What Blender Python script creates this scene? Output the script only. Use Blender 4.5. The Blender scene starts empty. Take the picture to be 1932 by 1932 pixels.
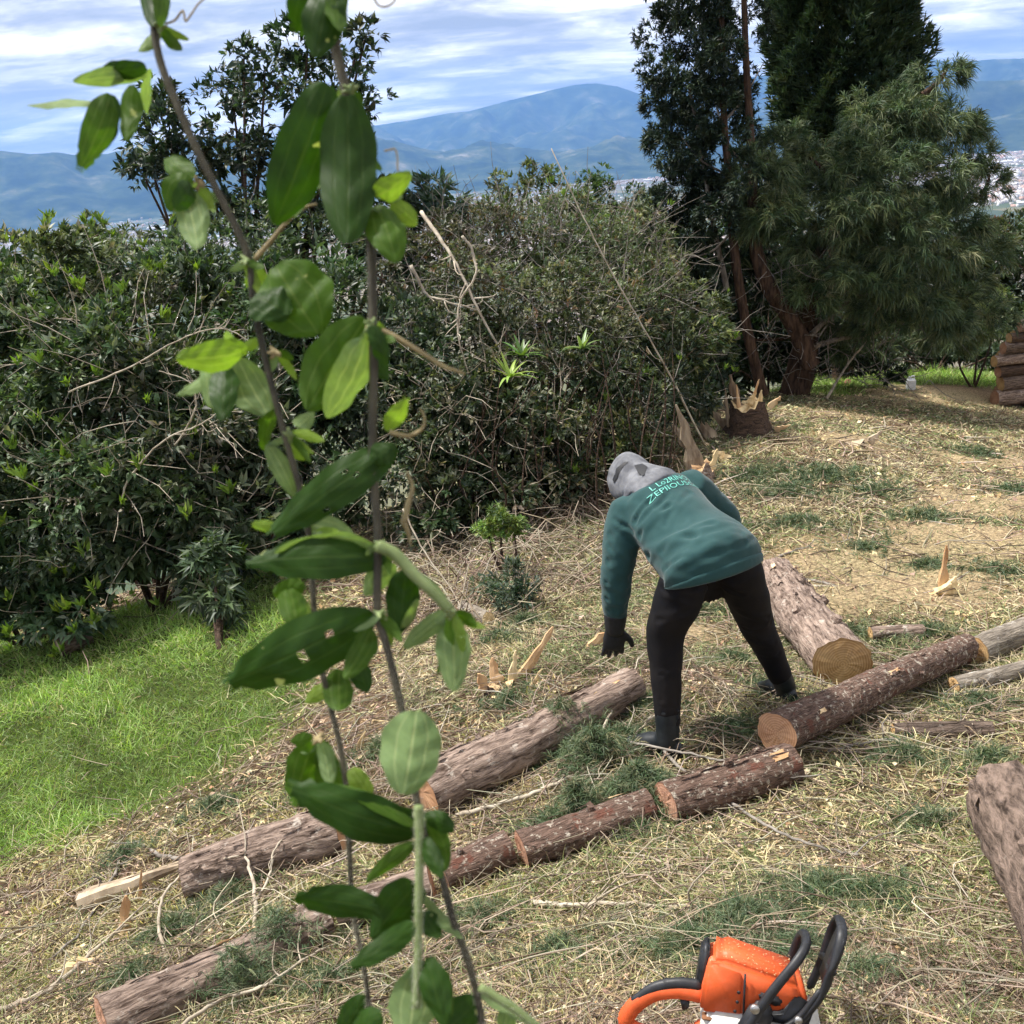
import bpy, bmesh, math, random
import numpy as np
from mathutils import Vector, Matrix
from mathutils.bvhtree import BVHTree

random.seed(7)
rng = np.random.default_rng(7)
SC = bpy.context.scene
COL = SC.collection
R = math.radians

# ------------------------------------------------------------------ camera
FOV, PITCH, ROLL = R(53.0), R(18.7), R(4.6)
CAM = np.array([0.0, 0.0, 1.6])
F = 966.0 / math.tan(FOV / 2)
fw = np.array([0.0, math.cos(PITCH), -math.sin(PITCH)])
r0 = np.array([1.0, 0.0, 0.0])
u0 = np.array([0.0, math.sin(PITCH), math.cos(PITCH)])
rt = r0 * math.cos(ROLL) - u0 * math.sin(ROLL)
up = u0 * math.cos(ROLL) + r0 * math.sin(ROLL)
cam_data = bpy.data.cameras.new('camera')
cam = bpy.data.objects.new('camera', cam_data)
COL.objects.link(cam)
m = Matrix.Identity(4)
for i in range(3):
    m[i][0], m[i][1], m[i][2], m[i][3] = rt[i], up[i], -fw[i], CAM[i]
cam.matrix_world = m
cam_data.sensor_width = 36
cam_data.lens = 18.0 / math.tan(FOV / 2)
cam_data.clip_start, cam_data.clip_end = 0.05, 90000
cam_data.dof.use_dof = True
cam_data.dof.focus_distance = 6.0
cam_data.dof.aperture_fstop = 17.0
SC.camera = cam

# ------------------------------------------------------------------ light
SUN_AZ, SUN_EL = R(-72), R(62)          # azimuth from +Y towards +X
sun_dir = np.array([math.sin(SUN_AZ) * math.cos(SUN_EL), math.cos(SUN_AZ) * math.cos(SUN_EL), math.sin(SUN_EL)])
sd = bpy.data.lights.new('sun', 'SUN')
sd.energy, sd.angle, sd.color = 4.6, R(5.0), (1.0, 0.955, 0.885)
sun = bpy.data.objects.new('sun', sd)
COL.objects.link(sun)
sun.rotation_euler = Vector(-sun_dir).to_track_quat('-Z', 'Y').to_euler()
sun.location = (0, 0, 30)

world = bpy.data.worlds.new('World')
SC.world = world
world.use_nodes = True
wn, wl = world.node_tree.nodes, world.node_tree.links
wn.clear()


def wnode(t, **k):
    n = wn.new(t)
    for a, b in k.items():
        setattr(n, a, b)
    return n


def wmath(op, a, b=None, clamp=False):
    n = wnode('ShaderNodeMath', operation=op, use_clamp=clamp)
    for i, v in enumerate((a, b)):
        if v is None:
            continue
        if isinstance(v, (int, float)):
            n.inputs[i].default_value = v
        else:
            wl.new(v, n.inputs[i])
    return n.outputs[0]


sky = wnode('ShaderNodeTexSky', sky_type='NISHITA', sun_disc=False)
sky.sun_elevation, sky.sun_rotation = SUN_EL, SUN_AZ
sky.altitude = 2600
tc = wnode('ShaderNodeTexCoord')
sep = wnode('ShaderNodeSeparateXYZ')
wl.new(tc.outputs['Generated'], sep.inputs[0])
zc = wmath('ADD', wmath('MAXIMUM', sep.outputs[2], 0.0), 0.13)
cmb = wnode('ShaderNodeCombineXYZ')
wl.new(wmath('DIVIDE', sep.outputs[0], zc), cmb.inputs[0])
wl.new(wmath('DIVIDE', sep.outputs[1], zc), cmb.inputs[1])


def wnoise(scale, detail, rough, loc, dist=0.0):
    mp = wnode('ShaderNodeMapping')
    wl.new(cmb.outputs[0], mp.inputs[0])
    mp.inputs['Location'].default_value = loc
    mp.inputs['Rotation'].default_value = (0, 0, 0.25)
    mp.inputs['Scale'].default_value = (0.7, 1.1, 1.0)
    n = wnode('ShaderNodeTexNoise')
    n.inputs['Scale'].default_value = scale
    n.inputs['Detail'].default_value = detail
    n.inputs['Roughness'].default_value = rough
    n.inputs['Distortion'].default_value = dist
    wl.new(mp.outputs[0], n.inputs[0])
    return n.outputs[0]


def wramp(fac, stops):
    n = wnode('ShaderNodeValToRGB')
    e = n.color_ramp.elements
    while len(e) < len(stops):
        e.new(0.5)
    for el, (p, c) in zip(e, stops):
        el.position = p
        el.color = (*c, 1)
    wl.new(fac, n.inputs[0])
    return n.outputs[0]


nbig = wnoise(0.8, 5, 0.55, (3.1, 1.7, 0), 0.3)
nfine = wnoise(3.0, 8, 0.6, (8.3, 2.2, 0), 0.35)
thick = wmath('ADD', wmath('MULTIPLY', nbig, 0.5), wmath('MULTIPLY', nfine, 0.5))
# cloud deck: grey-blue undersides to white sunlit edges
CLOUD = 0.56
cl = wramp(thick, [(0.40, (0.60, 0.60, 0.62)), (0.47, (0.86, 0.84, 0.84)), (0.525, (1.40, 1.34, 1.28)), (0.60, (2.5, 2.3, 2.1))])
cover = wramp(wnoise(0.9, 4, 0.5, (1.0, 6.0, 0)), [(0.30, (0.85,) * 3), (0.5, (1, 1, 1))])
bsky = wnode('ShaderNodeBackground')
wl.new(sky.outputs[0], bsky.inputs[0])
bsky.inputs[1].default_value = 0.10
bcl = wnode('ShaderNodeBackground')
wl.new(cl, bcl.inputs[0])
bcl.inputs[1].default_value = CLOUD
mixw = wnode('ShaderNodeMixShader')
wl.new(cover, mixw.inputs[0])
wl.new(bsky.outputs[0], mixw.inputs[1])
wl.new(bcl.outputs[0], mixw.inputs[2])
wout = wnode('ShaderNodeOutputWorld')
wl.new(mixw.outputs[0], wout.inputs[0])

SC.render.engine = 'CYCLES'
SC.view_settings.view_transform = 'Standard'
SC.view_settings.look = 'None'
SC.view_settings.gamma = 1
SC.view_settings.exposure = 0.72
SC.cycles.use_denoising = True
try:
    SC.cycles.denoiser = 'OPENIMAGEDENOISE'
except Exception:
    pass
SC.cycles.use_adaptive_sampling = True
SC.cycles.adaptive_threshold = 0.025
SC.cycles.max_bounces = 5
SC.cycles.diffuse_bounces = 2
SC.cycles.transparent_max_bounces = 8
SC.cycles.volume_bounces = 2
SC.cycles.sample_clamp_indirect = 6


# ------------------------------------------------------------------ pixel <-> place helpers (1932-wide picture grid)
def ray(px, py):
    return fw + ((px - 966.0) / F) * rt - ((py - 966.0) / F) * up


def W(px, py, depth):
    return CAM + ray(px, py) * depth


def WY(px, py, Y):
    d = ray(px, py)
    return CAM + d * (Y / d[1])


def project(p):
    v = np.asarray(p) - CAM
    dz = v @ fw
    return 966 + F * (v @ rt) / dz, 966 - F * (v @ up) / dz, dz


# ------------------------------------------------------------------ terrain: thin-plate fit through surveyed points
_cp = [(1380, 1990, 1.62), (1260, 1412, 4.0), (1480, 1322, 4.42), (1600, 1315, 4.6), (1415, 822, 11.0), (1500, 748, 15.5),
       (1910, 768, 17.0), (1700, 716, 18.5), (1900, 705, 20.0), (0, 1930, 2.9), (0, 1610, 5.0), (100, 1235, 8.6), (440, 1140, 8.6),
       (560, 1330, 5.9), (930, 1262, 5.3), (960, 1130, 7.0), (1130, 1000, 8.6), (1270, 880, 10.3), (640, 1720, 3.2), (345, 1665, 3.9),
       (1900, 1720, 2.35), (1900, 1250, 5.0), (700, 1932, 2.3), (1650, 1000, 7.6), (1932, 900, 10.5)]
_pts = [WY(*c) for c in _cp]
for xyz in [(0, -3, 0.6), (5, -3, 0.9), (-6, -3, 0.1), (-9, 3, -1.6), (8, 2, 0.3), (-12, 12, -4.2), (12, 10, -1.9), (14, 20, -3.6), (-4, 14, -3.6), (-13, 20, -7.0), (0, 20, -4.6)]:
    _pts.append(np.array(xyz, float))
_pts = np.array(_pts)


def _tps(r2):
    return 0.5 * r2 * np.log(r2 + 1e-9)


_n = len(_pts)
_A = np.zeros((_n + 3, _n + 3))
_d2 = ((_pts[:, None, :2] - _pts[None, :, :2]) ** 2).sum(-1)
_A[:_n, :_n] = _tps(_d2) + np.eye(_n) * 0.08
_A[:_n, _n], _A[:_n, _n + 1:] = 1, _pts[:, :2]
_A[_n, :_n], _A[_n + 1:, :_n] = 1, _pts[:, :2].T
_wt = np.linalg.solve(_A, np.concatenate([_pts[:, 2], [0, 0, 0]]))


def H(x, y):
    x, y = np.atleast_1d(np.asarray(x, float)), np.atleast_1d(np.asarray(y, float))
    xc, yc = np.clip(x, -13, 14), np.clip(y, -3, 21)
    out = np.empty(xc.size)
    X, Y = xc.ravel(), yc.ravel()
    for s in range(0, X.size, 20000):
        e = s + 20000
        d2 = (X[s:e, None] - _pts[None, :, 0]) ** 2 + (Y[s:e, None] - _pts[None, :, 1]) ** 2
        out[s:e] = _tps(d2) @ _wt[:_n] + _wt[_n] + _wt[_n + 1] * X[s:e] + _wt[_n + 2] * Y[s:e]
    out = out.reshape(xc.shape)
    out -= 0.34 * np.maximum(0, y - 21) + 0.30 * np.maximum(0, -13 - x) - 0.1 * np.maximum(0, x - 14)
    return out


def bumps(x, y):
    return 0.022 * np.sin(2.3 * x + 1.3 * y) * np.sin(1.7 * y - 0.9 * x + 1) + 0.012 * np.sin(6.1 * x - 3.3 * y) * np.sin(5.2 * y + 2.7 * x) + 0.006 * np.sin(14 * x + 5 * y) * np.sin(12 * y - 6 * x)


def HG(x, y):
    return H(x, y) + bumps(np.asarray(x, float), np.asarray(y, float))


def G(px, py, lift=0.0):
    """where the line of sight through a picture point meets the ground"""
    d = ray(px, py)
    ts = np.linspace(0.8, 34, 700)
    q = CAM[None] + d[None] * ts[:, None]
    below = q[:, 2] < HG(q[:, 0], q[:, 1])
    k = int(np.argmax(below)) if below.any() else 699
    lo, hi = ts[max(k - 1, 0)], ts[k]
    for _ in range(14):
        mid = (lo + hi) / 2
        p = CAM + d * mid
        if p[2] < HG(p[0], p[1])[0]:
            hi = mid
        else:
            lo = mid
    p = CAM + d * hi
    p[2] += lift
    return p


def onG(x, y, lift=0.0):
    return np.array([x, y, HG(x, y)[0] + lift])


# ------------------------------------------------------------------ mesh helpers
def np_mesh(name, V, Fc, col=None, smooth=True, uv=None):
    V = np.ascontiguousarray(V, dtype=np.float32)
    me = bpy.data.meshes.new(name)
    if isinstance(Fc, np.ndarray):
        k = Fc.shape[1]
        nf = len(Fc)
        me.vertices.add(len(V))
        me.vertices.foreach_set('co', V.ravel())
        me.loops.add(nf * k)
        me.loops.foreach_set('vertex_index', np.ascontiguousarray(Fc, dtype=np.int32).ravel())
        me.polygons.add(nf)
        me.polygons.foreach_set('loop_start', np.arange(0, nf * k, k, dtype=np.int32))
        me.polygons.foreach_set('loop_total', np.full(nf, k, dtype=np.int32))
    else:
        me.from_pydata([tuple(map(float, v)) for v in V], [], [tuple(int(i) for i in f) for f in Fc])
        nf = len(Fc)
    if smooth:
        me.polygons.foreach_set('use_smooth', np.ones(len(me.polygons), dtype=bool))
    if col is not None:
        a = me.color_attributes.new('Col', 'FLOAT_COLOR', 'POINT')
        c = np.ones((len(V), 4), dtype=np.float32)
        c[:, :3] = col
        a.data.foreach_set('color', c.ravel())
    if uv is not None:
        l = me.uv_layers.new(name='UVMap')
        idx = np.empty(len(me.loops), dtype=np.int32)
        me.loops.foreach_get('vertex_index', idx)
        l.data.foreach_set('uv', np.asarray(uv, dtype=np.float32)[idx].ravel())
    me.update()
    me.validate()
    return me


def obj(name, me, mat=None, parent=None, at=None):
    o = bpy.data.objects.new(name, me)
    COL.objects.link(o)
    if mat is not None and me is not None and len(me.materials) == 0:
        me.materials.append(mat)
    if parent is not None:
        o.parent = parent
    if at is not None:
        o.location = at
    return o


def tag(o, label, cat, group=None, kind=None):
    o['label'] = label
    o['category'] = cat
    if group:
        o['group'] = group
    if kind:
        o['kind'] = kind
    return o


def thing(name, label, cat, loc, group=None, rot=None):
    o = bpy.data.objects.new(name, None)
    o.empty_display_size = 0.1
    COL.objects.link(o)
    o.location = loc
    if rot is not None:
        o.rotation_euler = rot
    return tag(o, label, cat, group)


def part(name, V, Fc, mat, root, col=None, smooth=True, uv=None):
    """mesh given in world coordinates, stored relative to its unrotated root"""
    return obj(name, np_mesh(name, np.asarray(V) - np.array(root.location)[None], Fc, col, smooth, uv), mat, root)


def nrm(v):
    v = np.asarray(v, float)
    return v / (np.linalg.norm(v, axis=-1, keepdims=True) + 1e-12)


def frames(pts):
    t = nrm(np.gradient(pts, axis=0))
    ref = np.array([0.13, 0.21, 0.97]) if abs(t[0][2]) < 0.9 else np.array([0.97, 0.2, 0.1])
    a = nrm(np.cross(t, ref))
    b = np.cross(t, a)
    return t, a, b


def tube(pts, rad, sides=6, cap=True, rough=0.0):
    """quads (n,4) for a tapered tube"""
    pts = np.asarray(pts, float)
    rad = np.broadcast_to(np.asarray(rad, float), (len(pts),))
    t, a, b = frames(pts)
    th = np.linspace(0, 2 * np.pi, sides, endpoint=False)
    rr = rad[:, None] * (1 + rough * rng.uniform(-1, 1, (len(pts), sides)))
    V = pts[:, None] + rr[..., None] * (np.cos(th)[None, :, None] * a[:, None] + np.sin(th)[None, :, None] * b[:, None])
    V = V.reshape(-1, 3)
    n = len(pts)
    i = np.arange(n - 1)[:, None] * sides
    j = np.arange(sides)[None]
    k = (j + 1) % sides
    Q = np.stack([i + j, i + k, i + sides + k, i + sides + j], -1).reshape(-1, 4)
    if cap:
        c0, c1 = len(V), len(V) + 1
        V = np.vstack([V, pts[:1], pts[-1:]])
        j = j.ravel(); k = k.ravel()
        Q = np.vstack([Q, np.stack([np.full(sides, c0), k, j, np.full(sides, c0)], -1)[:, [0, 1, 2, 2]],
                       np.stack([np.full(sides, c1), (n - 1) * sides + j, (n - 1) * sides + k, (n - 1) * sides + k], -1)])
        tri = Q[:, 2] == Q[:, 3]
        Fl = [tuple(q) for q in Q[~tri]] + [tuple(q[:3]) for q in Q[tri]]
        return V, Fl
    return V, Q


def merge(parts):
    """merge [(V, Fquads ndarray)]"""
    Vs, Fs, o = [], [], 0
    for V, Fq in parts:
        Vs.append(V)
        Fs.append(np.asarray(Fq) + o)
        o += len(V)
    return np.vstack(Vs), np.vstack(Fs)


def mergel(parts):
    Vs, Fs, o = [], [], 0
    for V, Fl in parts:
        Vs.append(np.asarray(V))
        Fs += [tuple(int(i) + o for i in f) for f in Fl]
        o += len(V)
    return np.vstack(Vs), Fs


def spline(pts, n):
    """catmull-rom through pts"""
    p = np.asarray(pts, float)
    if len(p) == 2:
        return p[0] + (p[1] - p[0]) * np.linspace(0, 1, n)[:, None]
    q = np.vstack([2 * p[0] - p[1], p, 2 * p[-1] - p[-2]])
    s = np.linspace(0, len(p) - 1 - 1e-6, n)
    i = s.astype(int)
    t = (s - i)[:, None]
    a, b, c, d = q[i], q[i + 1], q[i + 2], q[i + 3]
    return 0.5 * (2 * b + (c - a) * t + (2 * a - 5 * b + 4 * c - d) * t ** 2 + (3 * b - a - 3 * c + d) * t ** 3)


def leaves(B, D, N, L, Wd, col, fold=0.25, droop=0.12):
    """folded two-triangle-per-half leaves: 6 verts, 4 tris each"""
    n = len(B)
    D, N = nrm(D), np.asarray(N)
    S = nrm(np.cross(D, N))
    N = np.cross(S, D)
    L, Wd = np.broadcast_to(L, (n,))[:, None], np.broadcast_to(Wd, (n,))[:, None]
    mid = B + D * L * 0.45
    tip = B + D * L - N * L * droop
    V = np.stack([B, mid + S * Wd / 2 + N * Wd * fold, mid - S * Wd / 2 + N * Wd * fold, mid, tip], 1)
    f = np.array([[0, 3, 1], [0, 2, 3], [3, 4, 1], [2, 4, 3]])
    Fc = (np.arange(n)[:, None, None] * 5 + f[None]).reshape(-1, 3)
    C = np.repeat(col[:, None, :], 5, 1)
    return V.reshape(-1, 3), Fc, C.reshape(-1, 3)


def blades(B, D, N, L, Wd, col, bend):
    """grass blades / needles: 5 verts 3 tris"""
    n = len(B)
    D = nrm(D)
    S = nrm(np.cross(D, N))
    L, Wd, bend = (np.broadcast_to(q, (n,))[:, None] for q in (L, Wd, bend))
    dn = np.array([0, 0, -1.0])[None]
    m_ = B + D * L * 0.55 + dn * L * bend * 0.25
    t_ = B + D * L * 0.97 + dn * L * bend
    V = np.stack([B - S * Wd / 2, B + S * Wd / 2, m_ - S * Wd * .4, m_ + S * Wd * .4, t_], 1)
    f = np.array([[0, 1, 3], [0, 3, 2], [2, 3, 4]])
    Fc = (np.arange(n)[:, None, None] * 5 + f[None]).reshape(-1, 3)
    return V.reshape(-1, 3), Fc, np.repeat(col[:, None, :], 5, 1).reshape(-1, 3)


def cat3(items):
    Vs, Fs, Cs, o = [], [], [], 0
    for V, Fc, C in items:
        Vs.append(V); Fs.append(Fc + o); Cs.append(C); o += len(V)
    return np.vstack(Vs), np.vstack(Fs), np.vstack(Cs)


def rdir(n):
    v = rng.normal(size=(n, 3))
    return nrm(v)


def pal(n, cols, wts, jit=0.25):
    """per-leaf colour drawn from a palette with brightness jitter"""
    cols = np.array(cols)
    wts = np.array(wts, float) / sum(wts)
    c = cols[rng.choice(len(cols), n, p=wts)]
    return c * rng.uniform(1 - jit, 1 + jit, (n, 1)) * rng.uniform(0.92, 1.08, (n, 3))


def inpoly(x, y, poly):
    poly = np.asarray(poly)
    ins = np.zeros(x.shape, bool)
    j = len(poly) - 1
    for i in range(len(poly)):
        xi, yi, xj, yj = poly[i][0], poly[i][1], poly[j][0], poly[j][1]
        c = ((yi > y) != (yj > y)) & (x < (xj - xi) * (y - yi) / (yj - yi + 1e-12) + xi)
        ins ^= c
        j = i
    return ins


_fs = rng.uniform(0, 6.28, (40, 3))


def fbm(x, y, scale=1.0, oct=5, seed=0):
    out = 0
    amp, fr, tot = 1.0, scale, 0
    for o in range(oct):
        k = (seed * 7 + o * 3) % 36
        a = _fs[k]; b = _fs[k + 1]; c = _fs[k + 2]
        out = out + amp * (np.sin(fr * (x * math.cos(a[0]) + y * math.sin(a[0])) + a[1] + 1.4 * np.sin(fr * 0.7 * (y * math.cos(b[0]) - x * math.sin(b[0])) + b[1]))
                           * np.sin(fr * (y * math.cos(c[0]) + x * math.sin(c[0])) * 1.13 + c[1] + 1.2 * np.sin(fr * 0.6 * x + b[2])))
        tot += amp
        amp *= 0.55
        fr *= 1.97
    return out / tot


# ------------------------------------------------------------------ materials
def newmat(name):
    mt = bpy.data.materials.new(name)
    mt.use_nodes = True
    nt = mt.node_tree
    return mt, nt.nodes, nt.links, nt.nodes['Principled BSDF']


def nd(ns, t, ins=None, **k):
    n = ns.new(t)
    for a, b in k.items():
        setattr(n, a, b)
    for a, b in (ins or {}).items():
        n.inputs[a].default_value = b
    return n


def ramp(ns, ls, fac, stops):
    n = ns.new('ShaderNodeValToRGB')
    e = n.color_ramp.elements
    while len(e) < len(stops):
        e.new(0.5)
    for el, (p, c) in zip(e, stops):
        el.position = p
        el.color = (*c, 1)
    ls.new(fac, n.inputs[0])
    return n.outputs[0]


def coords(ns, ls, kind='Object', scale=(1, 1, 1)):
    t = ns.new('ShaderNodeTexCoord')
    mp = ns.new('ShaderNodeMapping')
    mp.inputs['Scale'].default_value = scale
    ls.new(t.outputs[kind], mp.inputs[0])
    return mp.outputs[0]


def noisetex(ns, ls, vec, scale, detail=5, rough=0.6, dist=0.0):
    n = nd(ns, 'ShaderNodeTexNoise', {'Scale': scale, 'Detail': detail, 'Roughness': rough, 'Distortion': dist})
    ls.new(vec, n.inputs['Vector'])
    return n.outputs[0]


def bump(ns, ls, b, h, strength, dist=0.01):
    n = nd(ns, 'ShaderNodeBump', {'Strength': strength, 'Distance': dist})
    ls.new(h, n.inputs['Height'])
    ls.new(n.outputs[0], b.inputs['Normal'])


def simple(name, c1, c2, scale=8, rough=0.6, bstr=0.0, bscale=60, vec=(1, 1, 1), lo=0.35, hi=0.65, spec=0.4, coat=0.0, bdist=0.004, detail=6):
    mt, ns, ls, b = newmat(name)
    v = coords(ns, ls, 'Object', vec)
    ls.new(ramp(ns, ls, noisetex(ns, ls, v, scale, detail), [(lo, c1), (hi, c2)]), b.inputs['Base Color'])
    b.inputs['Roughness'].default_value = rough
    b.inputs['Specular IOR Level'].default_value = spec
    b.inputs['Coat Weight'].default_value = coat
    if bstr:
        bump(ns, ls, b, noisetex(ns, ls, v, bscale, 4), bstr, bdist)
    return mt


def leafmat(name, rough=0.45, trans=0.3, spec=0.4, tint=(1.25, 1.35, 0.55)):
    """leaf: colour from the per-leaf attribute, part of the light passes through"""
    mt, ns, ls, b = newmat(name)
    a = nd(ns, 'ShaderNodeAttribute', attribute_name='Col')
    ls.new(a.outputs['Color'], b.inputs['Base Color'])
    b.inputs['Roughness'].default_value = rough
    b.inputs['Specular IOR Level'].default_value = spec
    tr = ns.new('ShaderNodeBsdfTranslucent')
    mx = nd(ns, 'ShaderNodeMix', {'Factor': 1.0}, data_type='RGBA', blend_type='MULTIPLY')
    ls.new(a.outputs['Color'], mx.inputs[6])
    mx.inputs[7].default_value = (*tint, 1)
    ls.new(mx.outputs[2], tr.inputs[0])
    ms = nd(ns, 'ShaderNodeMixShader', {0: trans})
    ls.new(b.outputs[0], ms.inputs[1])
    ls.new(tr.outputs[0], ms.inputs[2])
    ls.new(ms.outputs[0], ns['Material Output'].inputs[0])
    return mt


def barkmat(name, dark, mid, lich, lichlo=0.58, scale=1.0, red=None):
    """bark along local X: stretched furrows, lichen blotches, flaked patches"""
    mt, ns, ls, b = newmat(name)
    v = coords(ns, ls, 'Object', (5 * scale, 30 * scale, 30 * scale))
    v2 = coords(ns, ls, 'Object', (1, 1, 1))
    n1 = noisetex(ns, ls, v, 1.6, 8, 0.68, 0.4)
    c = ramp(ns, ls, n1, [(0.36, dark), (0.60, mid)])
    n2 = noisetex(ns, ls, v2, 16 * scale, 7, 0.7)
    k = ramp(ns, ls, n2, [(lichlo, (0, 0, 0)), (lichlo + 0.07, (1, 1, 1))])
    mx = nd(ns, 'ShaderNodeMix', data_type='RGBA')
    ls.new(k, mx.inputs[0]); ls.new(c, mx.inputs[6]); mx.inputs[7].default_value = (*lich, 1)
    outc = mx.outputs[2]
    if red:
        n3 = noisetex(ns, ls, v2, 5 * scale, 5, 0.6)
        k3 = ramp(ns, ls, n3, [(0.6, (0, 0, 0)), (0.64, (1, 1, 1))])
        m2 = nd(ns, 'ShaderNodeMix', data_type='RGBA')
        ls.new(k3, m2.inputs[0]); ls.new(outc, m2.inputs[6]); m2.inputs[7].default_value = (*red, 1)
        outc = m2.outputs[2]
    ls.new(outc, b.inputs['Base Color'])
    b.inputs['Roughness'].default_value = 0.9
    b.inputs['Specular IOR Level'].default_value = 0.2
    bump(ns, ls, b, n1, 1.0, 0.03)
    return mt


def woodmat(name, pale, ringc, freq=620.0):
    """sawn end: rings about local X axis, saw scratches, radial checks"""
    mt, ns, ls, b = newmat(name)
    t = ns.new('ShaderNodeTexCoord')
    s = ns.new('ShaderNodeSeparateXYZ')
    ls.new(t.outputs['Object'], s.inputs[0])
    n = noisetex(ns, ls, t.outputs['Object'], 9, 4, 0.6)

    def mm(op, a, c):
        q = nd(ns, 'ShaderNodeMath', operation=op)
        for i, vv in enumerate((a, c)):
            if isinstance(vv, (int, float)):
                q.inputs[i].default_value = vv
            else:
                ls.new(vv, q.inputs[i])
        return q.outputs[0]
    r = mm('SQRT', mm('ADD', mm('MULTIPLY', s.outputs[1], s.outputs[1]), mm('MULTIPLY', s.outputs[2], s.outputs[2])), 0)
    w = mm('SINE', mm('ADD', mm('MULTIPLY', r, freq), mm('MULTIPLY', n, 7.0)), 0)
    w = mm('ADD', mm('MULTIPLY', w, 0.12), mm('ADD', mm('MULTIPLY', n, 0.75), mm('MULTIPLY', r, -1.0)))
    ls.new(ramp(ns, ls, w, [(0.05, ringc), (0.5, pale)]), b.inputs['Base Color'])
    b.inputs['Roughness'].default_value = 0.8
    b.inputs['Specular IOR Level'].default_value = 0.2
    v = coords(ns, ls, 'Object', (1, 8, 120))
    bump(ns, ls, b, noisetex(ns, ls, v, 4, 3), 0.5, 0.003)
    return mt


M_LEAF = leafmat('shrub_leaf', 0.46, 0.28, 0.38)
M_NEEDLE = leafmat('conifer_needle', 0.55, 0.15, 0.35, (1.1, 1.2, 0.6))
M_GRASS = leafmat('grass_blade', 0.5, 0.35, 0.35)
M_LITTER = leafmat('litter', 0.8, 0.1, 0.2, (1, 1, 1))
M_BARK_PINK = barkmat('bark_pinkish', (0.07, 0.045, 0.034), (0.43, 0.325, 0.265), (0.56, 0.49, 0.42), 0.58)
M_BARK_LICHEN = barkmat('bark_lichen', (0.065, 0.042, 0.032), (0.27, 0.175, 0.135), (0.62, 0.55, 0.45), 0.55, 2.2, (0.19, 0.085, 0.06))
M_BARK_GREY = barkmat('bark_grey', (0.045, 0.032, 0.025), (0.24, 0.18, 0.145), (0.36, 0.31, 0.27), 0.63)
M_BARK_BROWN = barkmat('bark_brown', (0.045, 0.03, 0.022), (0.30, 0.22, 0.175), (0.42, 0.36, 0.30), 0.62, 0.7)
M_BARK_DARK = barkmat('bark_dark', (0.035, 0.025, 0.02), (0.13, 0.085, 0.06), (0.3, 0.27, 0.24), 0.66)
M_BARK_PALE = barkmat('bark_pale', (0.12, 0.1, 0.08), (0.38, 0.33, 0.27), (0.6, 0.56, 0.5), 0.58)
M_WOOD_ORANGE = woodmat('sawn_orange', (0.60, 0.36, 0.21), (0.36, 0.17, 0.085))
M_WOOD_TAN = woodmat('sawn_tan', (0.56, 0.38, 0.19), (0.30, 0.17, 0.07), 480)
M_WOOD_RED = woodmat('sawn_red', (0.50, 0.30, 0.20), (0.26, 0.12, 0.075))
M_SPLIT = simple('split_wood', (0.42, 0.22, 0.10), (0.80, 0.60, 0.36), 6, 0.75, 0.6, 20, (1, 1, 0.12), 0.35, 0.62, 0.2)
M_SPLIT_PALE = simple('split_wood_pale', (0.40, 0.25, 0.11), (0.78, 0.62, 0.36), 14, 0.75, 0.5, 20, (1, 1, 0.15), 0.3, 0.6, 0.2)
M_SPLIT_GREY = simple('split_wood_weathered', (0.13, 0.09, 0.06), (0.52, 0.42, 0.30), 6, 0.85, 0.7, 24, (1, 1, 0.12), 0.38, 0.6, 0.2)
M_TWIG = simple('twig_bark', (0.10, 0.085, 0.07), (0.30, 0.27, 0.235), 14, 0.85, 0.0)
M_TWIG_PALE = simple('twig_bark_pale', (0.26, 0.21, 0.155), (0.52, 0.46, 0.36), 10, 0.8, 0.0)


# ------------------------------------------------------------------ ground
LAWN = np.array([G(*q)[:2] for q in [(-60, 1200), (60, 1215), (200, 1165), (400, 1090), (520, 1080), (575, 1160), (585, 1290), (540, 1370), (430, 1460), (330, 1500), (200, 1560), (60, 1620), (-120, 1690)]] + [[-7.5, 3.2], [-9.0, 8.0]])
FARGRASS = np.array([G(*q)[:2] for q in [(1540, 752), (1640, 733), (1700, 726), (1800, 727), (1925, 738)]] + [[12, 24], [6, 24]])


def soft_in(x, y, poly, soft):
    """0..1 inside mask with a ragged edge"""
    n = 0.6 * soft * fbm(x, y, 3.0, 4, 3)
    n2 = 0.6 * soft * fbm(x, y, 3.3, 4, 5)
    k = 0
    for dx, dy in ((0, 0), (soft * .5, 0), (-soft * .5, 0), (0, soft * .5), (0, -soft * .5)):
        k = k + inpoly(x + n + dx, y + n2 + dy, poly)
    return k / 5.0


_saw = [G(1700, 742), G(1640, 755), G(1780, 748), G(1560, 775), G(1900, 960), G(1850, 1020), G(1750, 1110), G(1640, 1060), G(1560, 1130), G(1930, 880), G(1620, 835), G(1300, 1190), G(1270, 1150)]
_sawr = [1.0, 0.8, 0.9, 0.7, 0.9, 0.8, 0.55, 0.7, 0.5, 1.0, 0.5, 0.3, 0.25]


def sawdust(x, y):
    k = 0
    for p, r in zip(_saw, _sawr):
        k = np.maximum(k, np.clip(1.25 - np.hypot((x - p[0]) * 0.8, (y - p[1])) / r, 0, 1))
    return np.clip(k * (0.75 + 0.9 * fbm(x, y, 2.6, 5, 9)) * 1.3, 0, 1)


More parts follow.
